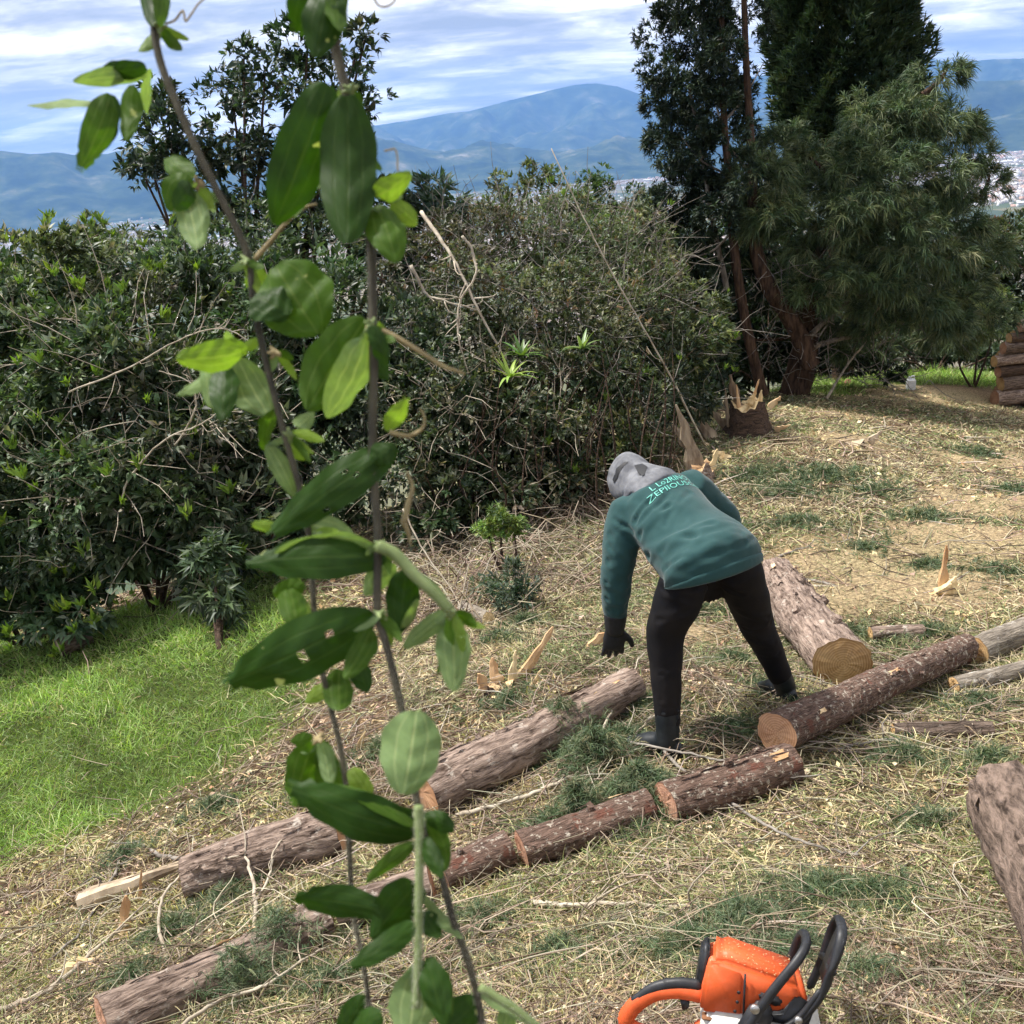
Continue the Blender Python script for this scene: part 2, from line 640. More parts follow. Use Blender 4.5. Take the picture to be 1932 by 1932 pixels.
def ground_colour(x, y):
    n1, n2, n3 = fbm(x, y, 1.1, 5, 1), fbm(x, y, 4.2, 5, 2), fbm(x, y, 17.0, 4, 4)
    straw, soil, pink = np.array([0.33, 0.275, 0.155]), np.array([0.10, 0.07, 0.045]), np.array([0.24, 0.165, 0.12])
    k = np.clip(0.42 + 0.8 * n1 + 0.6 * n2 + 0.4 * n3, 0, 1)[..., None]
    c = soil * (1 - k) + straw * k
    kp = np.clip(0.2 + 1.2 * fbm(x, y, 2.0, 4, 6), 0, 0.6)[..., None]
    c = c * (1 - kp) + pink * kp
    kg = np.clip(-0.05 + 1.2 * fbm(x, y, 1.7, 4, 8), 0, 0.55)[..., None]
    c = c * (1 - kg) + np.array([0.10, 0.125, 0.05]) * kg
    ks = sawdust(x, y)[..., None] * 0.6
    c = c * (1 - ks) + np.array([0.56, 0.47, 0.31]) * ks
    kl = np.maximum(soft_in(x, y, LAWN, 0.35), soft_in(x, y, FARGRASS, 0.6))[..., None]
    c = c * (1 - kl) + np.array([0.07, 0.105, 0.03]) * (1 + 0.5 * n2[..., None]) * kl
    return np.clip(c, 0.01, 1)


gx = np.concatenate([np.arange(-40, -6, 0.5), np.arange(-6, 6.5, 0.055), np.arange(6.5, 45, 0.4)])
gy = np.concatenate([np.arange(-12, 1.0, 0.4), np.arange(1.0, 9.5, 0.055), np.arange(9.5, 22, 0.12), np.arange(22, 60, 1.0)])
X, Y = np.meshgrid(gx, gy)
Z = HG(X, Y) + 0.012 * fbm(X, Y, 9.0, 4, 11) + 0.03 * sawdust(X, Y)
nx, ny = len(gx), len(gy)
ii = (np.arange(ny - 1)[:, None] * nx + np.arange(nx - 1)[None])
GQ = np.stack([ii, ii + 1, ii + nx + 1, ii + nx], -1).reshape(-1, 4)
mt, ns, ls, b = newmat('forest_floor')
a = nd(ns, 'ShaderNodeAttribute', attribute_name='Col')
v = coords(ns, ls, 'Object')
nz = noisetex(ns, ls, v, 38, 8, 0.75)
nz2 = noisetex(ns, ls, coords(ns, ls, 'Object', (30, 120, 60)), 1.0, 6, 0.7)
mx = nd(ns, 'ShaderNodeMix', {'Factor': 1.0}, data_type='RGBA', blend_type='MULTIPLY')
ls.new(a.outputs[0], mx.inputs[6])
ls.new(ramp(ns, ls, nz, [(0.34, (0.28, 0.27, 0.26)), (0.66, (1.75, 1.7, 1.6))]), mx.inputs[7])
mx2 = nd(ns, 'ShaderNodeMix', {'Factor': 1.0}, data_type='RGBA', blend_type='MULTIPLY')
ls.new(mx.outputs[2], mx2.inputs[6])
ls.new(ramp(ns, ls, nz2, [(0.38, (0.55, 0.52, 0.5)), (0.62, (1.35, 1.3, 1.25))]), mx2.inputs[7])
ls.new(mx2.outputs[2], b.inputs['Base Color'])
b.inputs['Roughness'].default_value = 0.95
b.inputs['Specular IOR Level'].default_value = 0.1
bump(ns, ls, b, nz, 1.0, 0.03)
ground = obj('ground', np_mesh('ground', np.stack([X, Y, Z], -1).reshape(-1, 3), GQ, ground_colour(X, Y).reshape(-1, 3)), mt)
tag(ground, 'sloping clearing of straw, soil, sawdust and trampled grass', 'ground', kind='structure')

# ------------------------------------------------------------------ valley floor, hills
PLAIN = -214.0


def valley_h(r):
    return np.where(r < 1300, np.interp(r, [0, 30, 80, 250, 700, 1300], [-9, -12, -30, -95, -180, PLAIN]), PLAIN)


ang = np.concatenate([np.arange(-180, -42, 6.0), np.arange(-42, 42, 0.5), np.arange(42, 181, 6.0)])
rad = np.concatenate([np.geomspace(24, 1300, 26), np.geomspace(1500, 24000, 60)])
AA, RR = np.meshgrid(np.radians(ang), rad)
VX, VY = RR * np.sin(AA), RR * np.cos(AA)
VZ = valley_h(RR)
na = len(ang)
ii = (np.arange(len(rad) - 1)[:, None] * na + np.arange(na - 1)[None])
VQ = np.stack([ii, ii + 1, ii + na + 1, ii + na], -1).reshape(-1, 4)
mt, ns, ls, b = newmat('valley_fields')
v = coords(ns, ls, 'Object')
vo = nd(ns, 'ShaderNodeTexVoronoi', {'Scale': 0.0035})
ls.new(v, vo.inputs['Vector'])
cs = ns.new('ShaderNodeSeparateXYZ')
ls.new(vo.outputs['Color'], cs.inputs[0])
c1 = ramp(ns, ls, cs.outputs[0], [(0.0, (0.02, 0.04, 0.015)), (0.4, (0.045, 0.07, 0.025)), (0.7, (0.09, 0.10, 0.04)), (1.0, (0.18, 0.15, 0.1))])
town = ramp(ns, ls, noisetex(ns, ls, v, 0.0006, 4), [(0.47, (0, 0, 0)), (0.55, (1, 1, 1))])
roofs = ramp(ns, ls, noisetex(ns, ls, v, 0.03, 4, 0.7), [(0.4, (0.06, 0.06, 0.05)), (0.54, (0.22, 0.16, 0.13)), (0.66, (0.55, 0.52, 0.5))])
mx = nd(ns, 'ShaderNodeMix', data_type='RGBA')
ls.new(town, mx.inputs[0]); ls.new(c1, mx.inputs[6]); ls.new(roofs, mx.inputs[7])
ls.new(mx.outputs[2], b.inputs['Base Color'])
b.inputs['Roughness'].default_value = 0.9
valley = obj('valley_floor', np_mesh('valley_floor', np.stack([VX, VY, VZ], -1).reshape(-1, 3), VQ), mt)
tag(valley, 'flat valley plain with fields and towns far below the slope', 'valley', kind='structure')

M_HILL, ns, ls, b = newmat('forested_hill')
v = coords(ns, ls, 'Object')
nh = noisetex(ns, ls, v, 0.0028, 9, 0.66)
ls.new(ramp(ns, ls, nh, [(0.40, (0.012, 0.025, 0.012)), (0.53, (0.04, 0.06, 0.025)), (0.63, (0.09, 0.10, 0.055)), (0.74, (0.24, 0.22, 0.17))]), b.inputs['Base Color'])
b.inputs['Roughness'].default_value = 0.95
b.inputs['Specular IOR Level'].default_value = 0.0


def hill(name, label, prof, dist, depth, seed, spur):
    """ridge whose crest follows prof [(px, py)] seen at dist metres; foot on the plain on both sides"""
    px = np.array([p[0] for p in prof], float)
    az, el = [], []
    for x_, y_ in prof:
        d = ray(x_, y_)
        az.append(math.atan2(d[0], d[1])); el.append(d[2] / math.hypot(d[0], d[1]))
    azs = np.linspace(min(az) - 0.0, max(az) + 0.0, 420)
    e = np.interp(azs, az, el)
    ts = np.linspace(-1, 1, 61)
    A, T = np.meshgrid(azs, ts)
    E = np.interp(A, azs, e)
    xx, yy = A * dist, T * depth
    wob = spur * fbm(xx * 0.001, yy * 0.001 * 0.6, 2.0, 7, seed)
    r = dist + T * depth
    zr = CAM[2] + E * dist
    shape = np.clip(1 - np.abs(T) ** 0.85, 0, 1)
    crest = 1 - np.clip(np.abs(T) * 6, 0, 1)
    tree = 9 * np.abs(fbm(xx * 0.01, yy * 0.01, 1.7, 4, seed + 2)) * (shape > 0.02)
    z = PLAIN - 2 + (zr - PLAIN) * shape + wob * shape * (1 - crest) * 0.8 + tree
    Vv = np.stack([r * np.sin(A), r * np.cos(A), z], -1).reshape(-1, 3)
    n_ = len(azs)
    i2 = (np.arange(60)[:, None] * n_ + np.arange(n_ - 1)[None])
    Q = np.stack([i2, i2 + 1, i2 + n_ + 1, i2 + n_], -1).reshape(-1, 4)
    o = obj(name, np_mesh(name, Vv, Q), M_HILL)
    tag(o, label, 'hill', kind='structure')
    return o


hill('mountain', 'tall blue mountain with a broad summit far beyond the valley',
     [(-700, 420), (-200, 360), (300, 310), (560, 262), (700, 238), (780, 226), (850, 213), (885, 210), (960, 190), (1040, 170), (1085, 160), (1125, 157), (1165, 163), (1210, 178), (1300, 165), (1450, 140), (1690, 117), (1760, 112), (1800, 118), (1870, 112), (1932, 110), (2300, 100), (2800, 150)], 18500, 4600, 4, 760)
hill('near_ridge', 'darker blue forested ridge in front of the tall mountain',
     [(-900, 420), (-400, 330), (-100, 288), (0, 284), (60, 291), (105, 287), (150, 294), (200, 291), (240, 281), (330, 262), (450, 255), (600, 262), (700, 266), (745, 266), (800, 281), (835, 287), (900, 275), (960, 278), (1060, 286), (1120, 276), (1200, 263), (1240, 258), (1500, 205), (1690, 175), (1810, 154), (1932, 151), (2300, 130), (2800, 200)], 11800, 2100, 9, 400)

# buildings on the plain
M_ROOF_WHITE = simple('white_roof', (0.62, 0.64, 0.66), (0.85, 0.86, 0.88), 0.02, 0.6)
M_ROOF_CLAY = simple('clay_roof', (0.35, 0.18, 0.12), (0.5, 0.3, 0.22), 0.02, 0.8)
M_WALLFAR = simple('pale_wall', (0.5, 0.48, 0.45), (0.7, 0.68, 0.64), 0.02, 0.8)


def plainpt(px, py):
    d = ray(px, py)
    t = (PLAIN - CAM[2]) / d[2]
    return CAM + d * t


def gable(w, l, h, rh):
    a, c = w / 2, l / 2
    Vw = [(-a, -c, 0), (a, -c, 0), (a, c, 0), (-a, c, 0), (-a, -c, h), (a, -c, h), (a, c, h), (-a, c, h)]
    Fw = [(0, 1, 5, 4), (1, 2, 6, 5), (2, 3, 7, 6), (3, 0, 4, 7)]
    e = 1.0
    Vr = [(-a - e, -c - e, h), (a + e, -c - e, h), (a + e, c + e, h), (-a - e, c + e, h), (-a - e, 0, h + rh), (a + e, 0, h + rh)]
    Fr = [(0, 1, 5, 4), (2, 3, 4, 5), (0, 4, 3), (1, 2, 5)]
    return (np.array(Vw), Fw), (np.array(Vr), Fr)


_wh = [(1840, 301, 260, 60), (1812, 306, 150, 50), (1880, 308, 180, 60), (1832, 288, 200, 50), (1890, 330, 80, 30), (1862, 342, 60, 30), (1905, 352, 70, 26), (1915, 372, 50, 20), (1925, 388, 40, 18),
       (1178, 322, 130, 45), (1200, 331, 90, 40), (1150, 335, 80, 30), (1222, 341, 70, 30), (1128, 316, 140, 40), (1090, 331, 70, 30), (880, 352, 90, 35), (905, 338, 120, 40), (840, 366, 70, 30),
       (240, 428, 120, 40), (120, 438, 140, 45), (60, 430, 100, 40), (300, 432, 100, 35), (20, 448, 80, 30), (180, 446, 90, 30)]
_side = ['right of the pine', 'in the valley gap left of the tall trees', 'below the near ridge at far left']
_ord = ['first', 'second', 'third', 'fourth', 'fifth', 'sixth', 'seventh', 'eighth', 'ninth', 'tenth']
_wh.sort()
_cnt = {}
for i, (px_, py_, w_, l_) in enumerate(_wh):
    p = plainpt(px_, py_)
    sd_ = 0 if px_ > 1500 else 1 if px_ > 700 else 2
    k_ = _cnt[sd_] = _cnt.get(sd_, -1) + 1
    t = thing('warehouse', 'pale roofed distant warehouse, %s from left ' % _ord[k_] + _side[sd_], 'building', p,
              'far warehouses ' + _side[0 if px_ > 1500 else 1 if px_ > 700 else 2], (0, 0, random.uniform(-0.3, 0.3)))
    sc_ = min(1.0, np.linalg.norm(p) / 7500)
    (Vw, Fw), (Vr, Fr) = gable(w_ * sc_, l_ * sc_, 8, 4)
    obj('wall', np_mesh('wall', Vw, Fw, smooth=False), M_WALLFAR, t)
    obj('roof', np_mesh('roof', Vr, Fr, smooth=False), M_ROOF_WHITE, t)
hp = W(*[x for x in (82, 361)], 9950)
t = thing('hillside_house', 'lone white building on the flank of the far left ridge', 'building', hp)
(Vw, Fw), (Vr, Fr) = gable(110, 50, 30, 15)
Vw[:, 2][:4] -= 60
obj('wall', np_mesh('wall', Vw, Fw, smooth=False), M_WALLFAR, t)
obj('roof', np_mesh('roof', Vr, Fr, smooth=False), M_ROOF_WHITE, t)
items, cols = [], []
for k in range(2600):
    if k % 3 == 0:
        px_, py_ = random.uniform(1760, 1990), random.uniform(283, 390)
    elif k % 3 == 1:
        px_, py_ = random.uniform(-80, 520), random.uniform(425, 500)
        py_ -= 0.07 * px_
    else:
        px_, py_ = random.uniform(640, 1260), random.uniform(318, 395)
    p = plainpt(px_, py_)
    s = random.uniform(3, 9) * (0.15 + np.linalg.norm(p) / 7500)
    l_, h_ = s * random.uniform(0.6, 2.0), random.uniform(4, 8) if random.random() < 0.95 else random.uniform(10, 22)
    V8 = np.array([(x_, y_, z_) for z_ in (0, 1) for x_, y_ in ((-1, -1), (1, -1), (1, 1), (-1, 1))], float) * [s, l_, h_] + p
    items.append((V8, np.array([(0, 1, 5, 4), (1, 2, 6, 5), (2, 3, 7, 6), (3, 0, 4, 7), (4, 5, 6, 7)])))
    cols.append(np.repeat(np.array(random.choice([(0.45, 0.42, 0.40), (0.5, 0.32, 0.25), (0.62, 0.6, 0.58), (0.3, 0.26, 0.24), (0.75, 0.75, 0.75)]))[None], 8, 0))
V_, F_ = merge(items)
mt, ns, ls, b = newmat('town')
a = nd(ns, 'ShaderNodeAttribute', attribute_name='Col')
ls.new(a.outputs[0], b.inputs['Base Color'])
tag(obj('distant_town', np_mesh('distant_town', V_, F_, np.vstack(cols), False), mt), 'scatter of tiny town buildings across the valley floor', 'town', kind='stuff')

# air between here and the mountains
HB = 24500
haze_me = np_mesh('haze', np.array([(x_ * HB, y_ * HB, z_) for z_ in (PLAIN - 3, 1650) for x_, y_ in ((-1, -1), (1, -1), (1, 1), (-1, 1))]),
                  [(0, 3, 2, 1), (4, 5, 6, 7), (0, 1, 5, 4), (1, 2, 6, 5), (2, 3, 7, 6), (3, 0, 4, 7)], smooth=False)
mt = bpy.data.materials.new('haze_air')
mt.use_nodes = True
mt.node_tree.nodes.clear()
hv = mt.node_tree.nodes.new('ShaderNodeVolumePrincipled')
hv.inputs['Color'].default_value = (0.24, 0.48, 1.0, 1)
hv.inputs['Density'].default_value = 4.8e-5
hv.inputs['Anisotropy'].default_value = 0.2
ho = mt.node_tree.nodes.new('ShaderNodeOutputMaterial')
mt.node_tree.links.new(hv.outputs[0], ho.inputs['Volume'])
haze = obj('haze', haze_me, mt)
tag(haze, 'thin blue haze filling the air over the valley', 'haze', kind='stuff')


# ------------------------------------------------------------------ trees and shrubs
def clump_points(c, rv, n, sub=0.38, nsub=None, hemi=-0.6):
    """points on lumpy sub-clumps spread over an ellipsoid: returns positions and outward directions"""
    c, rv = np.asarray(c, float), np.asarray(rv, float)
    nsub = nsub or max(10, int(n / 40))
    d = rdir(nsub * 3)
    d = d[d[:, 2] > hemi][:nsub]
    ctr = d * rng.uniform(0.55, 1.0, (len(d), 1))
    k = rng.integers(0, len(d), n)
    q = rdir(n)
    q = nrm(q + d[k] * 0.5)
    pos = ctr[k] + q * sub * rng.uniform(0.45, 1.0, (n, 1)) * rng.uniform(0.6, 1.2, (len(d), 1))[k]
    out = nrm(q * 0.6 + d[k] * 0.6)
    return c + pos * rv, out


def rosettes(P_, N_, k, L, Wd, cols, wts, spread=0.9, droop=0.15, jit=0.3, upbias=0.15, scatter=0.05):
    n = len(P_)
    B = np.repeat(P_, k, 0) + rng.normal(0, scatter, (n * k, 3)) * L
    A_ = np.repeat(N_, k, 0)
    D = nrm(A_ + spread * rdir(n * k) + np.array([0, 0, upbias]))
    Nn = nrm(np.array([0, 0, 1.0]) + 0.7 * rdir(n * k) + 0.4 * A_)
    base = pal(n, cols, wts, jit)
    C = np.repeat(base, k, 0) * rng.uniform(0.8, 1.2, (n * k, 1))
    sz = rng.uniform(0.6, 1.15, n * k)
    return leaves(B, D, Nn, L * sz, Wd * sz * rng.uniform(0.8, 1.2, n * k), C, 0.22, droop)


def limbs(base, ends, r0_, sides=5, wig=0.12, n=9, taper=0.25):
    out = []
    base = np.asarray(base, float)
    for e in ends:
        e = np.asarray(e, float)
        L = np.linalg.norm(e - base)
        mid = (base + e) / 2 + rng.normal(0, wig * L, 3) * [1, 1, 0.4] + [0, 0, 0.06 * L]
        out.append(tube(spline([base, mid, e], n), np.linspace(r0_, r0_ * taper, n), sides, False, 0.06))
    return merge(out)


def twigs(P_, N_, L, r, sides=3, n=5, wig=0.25, dirw=0.8):
    """bare twigs leaving points P_ roughly along N_"""
    out = []
    for p, d in zip(P_, N_):
        q = [p]
        dd = nrm(d * dirw + rdir(1)[0] * 0.6)
        l = L * rng.uniform(0.5, 1.4)
        for s in range(n - 1):
            dd = nrm(dd + rng.normal(0, wig, 3))
            q.append(q[-1] + dd * l / (n - 1))
        out.append(tube(np.array(q), np.linspace(r, r * 0.3, n), sides, False))
    return merge(out)


GREEN_DARK = [(0.036, 0.066, 0.032), (0.066, 0.105, 0.05), (0.105, 0.15, 0.078), (0.19, 0.22, 0.15)]
GREEN_YOUNG = [(0.16, 0.25, 0.035), (0.22, 0.30, 0.05), (0.11, 0.19, 0.03)]
OLIVE = [(0.075, 0.105, 0.05), (0.12, 0.145, 0.08), (0.21, 0.22, 0.145), (0.15, 0.10, 0.065)]
DRY = [(0.19, 0.135, 0.08), (0.13, 0.095, 0.06), (0.10, 0.10, 0.055)]


def shrub(name, label, cat, clumps, base, leafL, leafW, cols, wts, density=1.0, k=5, group=None, stem_r=0.025, twign=0, twigcol=None,
          young=0, youngcols=GREEN_YOUNG, inner=1.0, wig=0.12, mat=None, spread=0.9, droop=0.15, sub=0.38, stems=True, twigL=0.5):
    """clumps: [(px, py, Y, rx, rz)] in metres; base: ground point"""
    root = thing(name, label, cat, base, group)
    base = np.asarray(base, float)
    items, cts, tw = [], [], []
    for (px_, py_, Yd, rx, rz) in clumps:
        c = WY(px_, py_, Yd)
        n = int(330 * density * (rx * rx + rx * rz) / (leafL / 0.1) ** 1.3)
        Pp, Nn = clump_points(c, (rx, rx, rz), n, sub)
        vb, vs = rng.uniform(.7, 1.35), rng.uniform(.75, 1.2)
        colv = np.clip(np.array(cols) * vb * rng.uniform(.88, 1.12, 3), .005, .9)
        items.append(rosettes(Pp, Nn, k, leafL * vs, leafW * vs * rng.uniform(.85, 1.15), colv, wts, spread, droop))
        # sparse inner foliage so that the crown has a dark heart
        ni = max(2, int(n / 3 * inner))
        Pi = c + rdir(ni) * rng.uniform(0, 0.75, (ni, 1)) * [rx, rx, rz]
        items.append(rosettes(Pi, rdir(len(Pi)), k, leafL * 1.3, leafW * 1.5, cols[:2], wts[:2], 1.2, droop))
        cts.append(c)
        if twign:
            sel = rng.choice(n, min(n, 1 + int(twign * rx * rx)), replace=False)
            tw.append(twigs(Pp[sel] - Nn[sel] * 0.25, Nn[sel], twigL, 0.007))
    V, Fc, C = cat3(items)
    cr = part('crown', V, Fc, mat or M_LEAF, root, C, False)
    cr['kind'] = 'stuff'
    if stems:
        V, Q = limbs(base - [0, 0, 0.1], cts, stem_r, wig=wig)
        part('trunk', V, Q, M_BARK_DARK, root)
    if tw:
        V, Q = merge(tw)
        part('bare_twigs', V, Q, twigcol or M_TWIG, root)['kind'] = 'stuff'
    if young:
        # bright young shoots at the branch tips, one part each
        shoot = []
        for v_ in range(3):
            n = 9
            dd = nrm(rdir(n) + np.array([0, 0, 1.6]))
            shoot.append(np_mesh('young_shoot', *leaves(np.zeros((n, 3)) + rng.normal(0, 0.01, (n, 3)), dd, nrm(rdir(n) + [0, 0, 0.3]), rng.uniform(0.6, 1.1, n) * leafL, leafW * 0.75, pal(n, youngcols, [1] * len(youngcols))), smooth=False))
            shoot[-1].materials.append(mat or M_LEAF)
        for q in range(young):
            px_, py_, Yd, rx, rz = clumps[rng.integers(0, len(clumps))]
            c = WY(px_, py_, Yd)
            d = nrm(rdir(1)[0] * [1, 1, 1] + np.array([0, -0.9, 0.35]))
            o = obj('young_shoot', shoot[q % 3], None, root, tuple(c + d * [rx, rx, rz] * rng.uniform(1.15, 1.42) - base))
            o.rotation_euler = Vector(d * 0.4 + np.array([0, 0, 1])).to_track_quat('Z', 'Y').to_euler()
            s = rng.uniform(0.8, 1.35)
            o.scale = (s, s, s)
    return root


def gbelow(px_, py_, Yd):
    p = WY(px_, py_, Yd)
    return onG(p[0], p[1])


# -- left thicket (glossy dark shrubs along the lawn)
shrub('leafy_shrub', 'dark glossy shrub at the far left edge above the lawn', 'shrub',
      [(-40, 640, 10.2, 1.0, 0.8), (60, 760, 9.6, 0.9, 0.75), (-60, 900, 9.3, 0.95, 0.8), (70, 990, 9.1, 0.85, 0.7), (0, 1130, 8.9, 0.8, 0.5), (130, 1120, 8.85, 0.6, 0.42), (60, 560, 11.0, 0.9, 0.6)],
      gbelow(20, 1100, 9.4), 0.115, 0.04, GREEN_DARK, [3, 4, 3, 1.2], 1.9, young=95, group='shrubs of the thicket behind the lawn', twign=45, twigcol=M_TWIG_PALE)
shrub('leafy_shrub', 'dark shrub with tangled bare twigs left of the hanging vines', 'shrub',
      [(230, 700, 9.8, 0.85, 0.6), (330, 790, 9.4, 0.85, 0.6), (200, 880, 9.2, 0.85, 0.65), (360, 950, 9.15, 0.8, 0.6), (230, 1040, 9.0, 0.7, 0.5), (400, 1050, 9.0, 0.5, 0.36), (440, 830, 9.6, 0.7, 0.6)],
      gbelow(280, 1090, 9.3), 0.12, 0.042, GREEN_DARK, [3, 4, 3, 2.2], 1.75, young=40, group='shrubs of the thicket behind the lawn', twign=110, twigL=0.75, twigcol=M_TWIG_PALE)
shrub('leafy_shrub', 'shrub with lime green tips along the top of the left thicket', 'shrub',
      [(120, 545, 12.0, 0.9, 0.6), (260, 530, 12.2, 0.9, 0.6), (400, 560, 12.0, 0.95, 0.7), (330, 640, 11.0, 0.9, 0.6), (150, 640, 11.2, 0.9, 0.6), (20, 520, 12.6, 0.8, 0.5)],
      gbelow(250, 900, 12), 0.11, 0.04, GREEN_DARK, [2, 4, 4, 2], 1.5, young=90, group='shrubs of the thicket behind the lawn', twign=45)
shrub('leafy_shrub', 'shaded shrub behind the stems of the hanging vines', 'shrub',
      [(560, 640, 10.6, 0.9, 0.8), (620, 780, 10.2, 0.9, 0.8), (520, 900, 9.8, 0.8, 0.7), (650, 920, 9.6, 0.8, 0.7), (560, 1000, 9.4, 0.6, 0.5), (520, 500, 11.4, 0.9, 0.6), (700, 690, 10.4, 0.8, 0.8)],
      gbelow(600, 1040, 10), 0.10, 0.034, GREEN_DARK, [4, 4, 2, 1], 1.5, twign=40, group='shrubs of the thicket behind the lawn')
# -- background broadleaf tree against the sky
shrub('broadleaf_tree', 'dark broadleaf tree rising into the sky behind the vines', 'tree',
      [(500, 140, 13.0, 0.55, 0.4), (580, 90, 13.0, 0.5, 0.3), (670, 110, 13.0, 0.36, 0.42), (440, 200, 13.2, 0.5, 0.4), (330, 260, 13.0, 0.5, 0.42), (470, 270, 13.3, 0.6, 0.4), (560, 200, 12.8, 0.55, 0.4), (600, 290, 13.0, 0.55, 0.4), (400, 330, 13.0, 0.5, 0.3), (520, 370, 13.0, 0.55, 0.35), (650, 190, 13.1, 0.4, 0.35), (270, 330, 13.1, 0.3, 0.2), (590, 380, 13.2, 0.5, 0.35), (460, 110, 13, 0.22, 0.18), (470, 430, 13, 0.6, 0.35), (600, 450, 12.6, 0.6, 0.35), (380, 420, 13, 0.5, 0.3), (690, 420, 12.5, 0.5, 0.4), (720, 480, 12.2, 0.5, 0.4), (300, 205, 13.0, 0.35, 0.3), (690, 205, 13.0, 0.28, 0.3), (690, 70, 13.0, 0.2, 0.16), (280, 300, 13.0, 0.35, 0.25)],
      gbelow(470, 800, 13), 0.125, 0.045, [(0.018, 0.036, 0.022), (0.03, 0.055, 0.03), (0.05, 0.08, 0.042), (0.085, 0.11, 0.065)], [4, 4, 2, 0.8], 1.15, 5, stem_r=0.05, sub=0.42, inner=.4, twign=8, wig=.03)
shrub('small_tree', 'small round topped tree poking above the left thicket', 'tree',
      [(180, 440, 16, 0.35, 0.3), (215, 470, 16, 0.45, 0.3), (150, 475, 16, 0.35, 0.25)], gbelow(185, 700, 16), 0.10, 0.035, OLIVE, [3, 3, 1, 1], 1.6, stem_r=0.03)
# -- centre thicket, drier
shrub('brush_thicket', 'dry olive brown brush in the centre below the mountain', 'shrub',
      [(800, 535, 11.8, 0.8, 0.65), (900, 475, 12.4, 0.8, 0.55), (1010, 500, 12.2, 0.95, 0.7), (1110, 480, 12.6, 0.9, 0.6), (900, 610, 11.2, 0.95, 0.75), (1040, 640, 11.0, 0.95, 0.75), (1160, 600, 11.6, 0.85, 0.75), (1190, 480, 13, 0.6, 0.6), (880, 425, 13, 0.45, 0.3), (840, 415, 12.6, 0.25, 0.25), (960, 405, 12.6, 0.35, 0.25), (1075, 395, 13, 0.3, 0.3), (1215, 400, 13.4, 0.35, 0.35), (1060, 560, 10.8, 0.4, 0.4), (870, 520, 10.9, 0.4, 0.35)],
      gbelow(980, 900, 11.8), 0.07, 0.024, OLIVE + DRY[:1], [4, 4, 3, .4, .5], 1.2, group='brush of the centre thicket', twign=140, twigL=0.7, young=10, stem_r=0.03, spread=1.1)
shrub('brush_thicket', 'leafy brush with pale leaves right of the vines', 'shrub',
      [(790, 720, 10.0, 0.75, 0.6), (880, 790, 9.8, 0.8, 0.6), (800, 870, 9.4, 0.7, 0.55), (920, 900, 9.4, 0.7, 0.5), (1010, 790, 9.9, 0.75, 0.6), (860, 970, 9.1, 0.5, 0.32), (1040, 900, 9.5, 0.55, 0.5)],
      gbelow(900, 1000, 9.6), 0.085, 0.036, [(0.028, 0.05, 0.022), (0.055, 0.08, 0.035), (0.12, 0.135, 0.075), (0.2, 0.2, 0.13)], [4, 4, 2.6, 1.4], 1.35, group='brush of the centre thicket', twign=110, twigL=0.6, twigcol=M_TWIG_PALE)
shrub('brush_thicket', 'green twiggy brush just behind the bending person', 'shrub',
      [(1130, 740, 10.4, 0.8, 0.65), (1210, 660, 11.2, 0.8, 0.7), (1180, 830, 10.1, 0.7, 0.5), (1260, 740, 11.0, 0.6, 0.6), (1110, 880, 9.8, 0.6, 0.45), (1290, 640, 12, 0.6, 0.6)],
      gbelow(1150, 930, 10.3), 0.08, 0.027, [(0.035, 0.06, 0.028), (0.06, 0.085, 0.038), (0.11, 0.13, 0.06), (0.2, 0.22, 0.10)], [4, 4, 2, 1], 1.2, group='brush of the centre thicket', twign=55, twigL=0.7, young=16)
# upright thin stems in that brush
root = thing('stem_thicket', 'thin upright stems at the foot of the centre brush', 'stems', gbelow(1060, 950, 9.4))
sp = []
for q in range(120):
    px_ = rng.uniform(800, 1260)
    g = gbelow(px_, 900, rng.uniform(8.9, 10.8))
    h_ = rng.uniform(0.5, 1.5)
    sp.append(tube(spline([g, g + [rng.normal(0, .1), rng.normal(0, .1), h_ * .5], g + [rng.normal(0, .25), rng.normal(0, .2), h_]], 6), np.linspace(.012, .004, 6), 4, False))
V, Q = merge(sp)
part('stem', V, Q, M_BARK_DARK, root)['kind'] = 'stuff'
# -- trees on the skyline behind the centre brush
shrub('small_tree', 'thin pale green tree on the skyline above the centre brush', 'tree',
      [(990, 345, 14.5, 0.4, 0.25), (1040, 330, 14.5, 0.3, 0.2), (960, 375, 14.5, 0.4, 0.25), (1030, 380, 14.5, 0.4, 0.25)], gbelow(1010, 600, 14.5), 0.09, 0.025, [(0.06, 0.09, 0.04), (0.12, 0.16, 0.07), (0.2, 0.24, 0.12)], [3, 3, 1], 0.75, stem_r=0.03)
shrub('small_tree', 'dense green conical tree on the skyline beside the tall dark tree', 'tree',
      [(1125, 345, 16, 0.3, 0.25), (1110, 400, 16, 0.55, 0.4), (1170, 410, 16, 0.6, 0.4), (1200, 460, 16, 0.5, 0.4), (1140, 450, 15.5, 0.6, 0.4), (1080, 410, 16, 0.4, 0.3)], gbelow(1130, 600, 16), 0.08, 0.022, [(0.035, 0.065, 0.025), (0.06, 0.10, 0.035), (0.10, 0.15, 0.05)], [3, 4, 2], 1.6, stem_r=0.04)
shrub('small_tree', 'small tree with finger like leaves beside the big vine leaves', 'tree',
      [(825, 375, 13, 0.38, 0.22), (800, 400, 13, 0.3, 0.2)], gbelow(815, 600, 13), 0.16, 0.04, [(0.03, 0.06, 0.035), (0.06, 0.10, 0.06)], [3, 2], 1.6, 8, stem_r=0.03)

# -- epiphyte rosettes and leafy tufts
M_BROM = leafmat('bromeliad', 0.4, 0.3, 0.4)


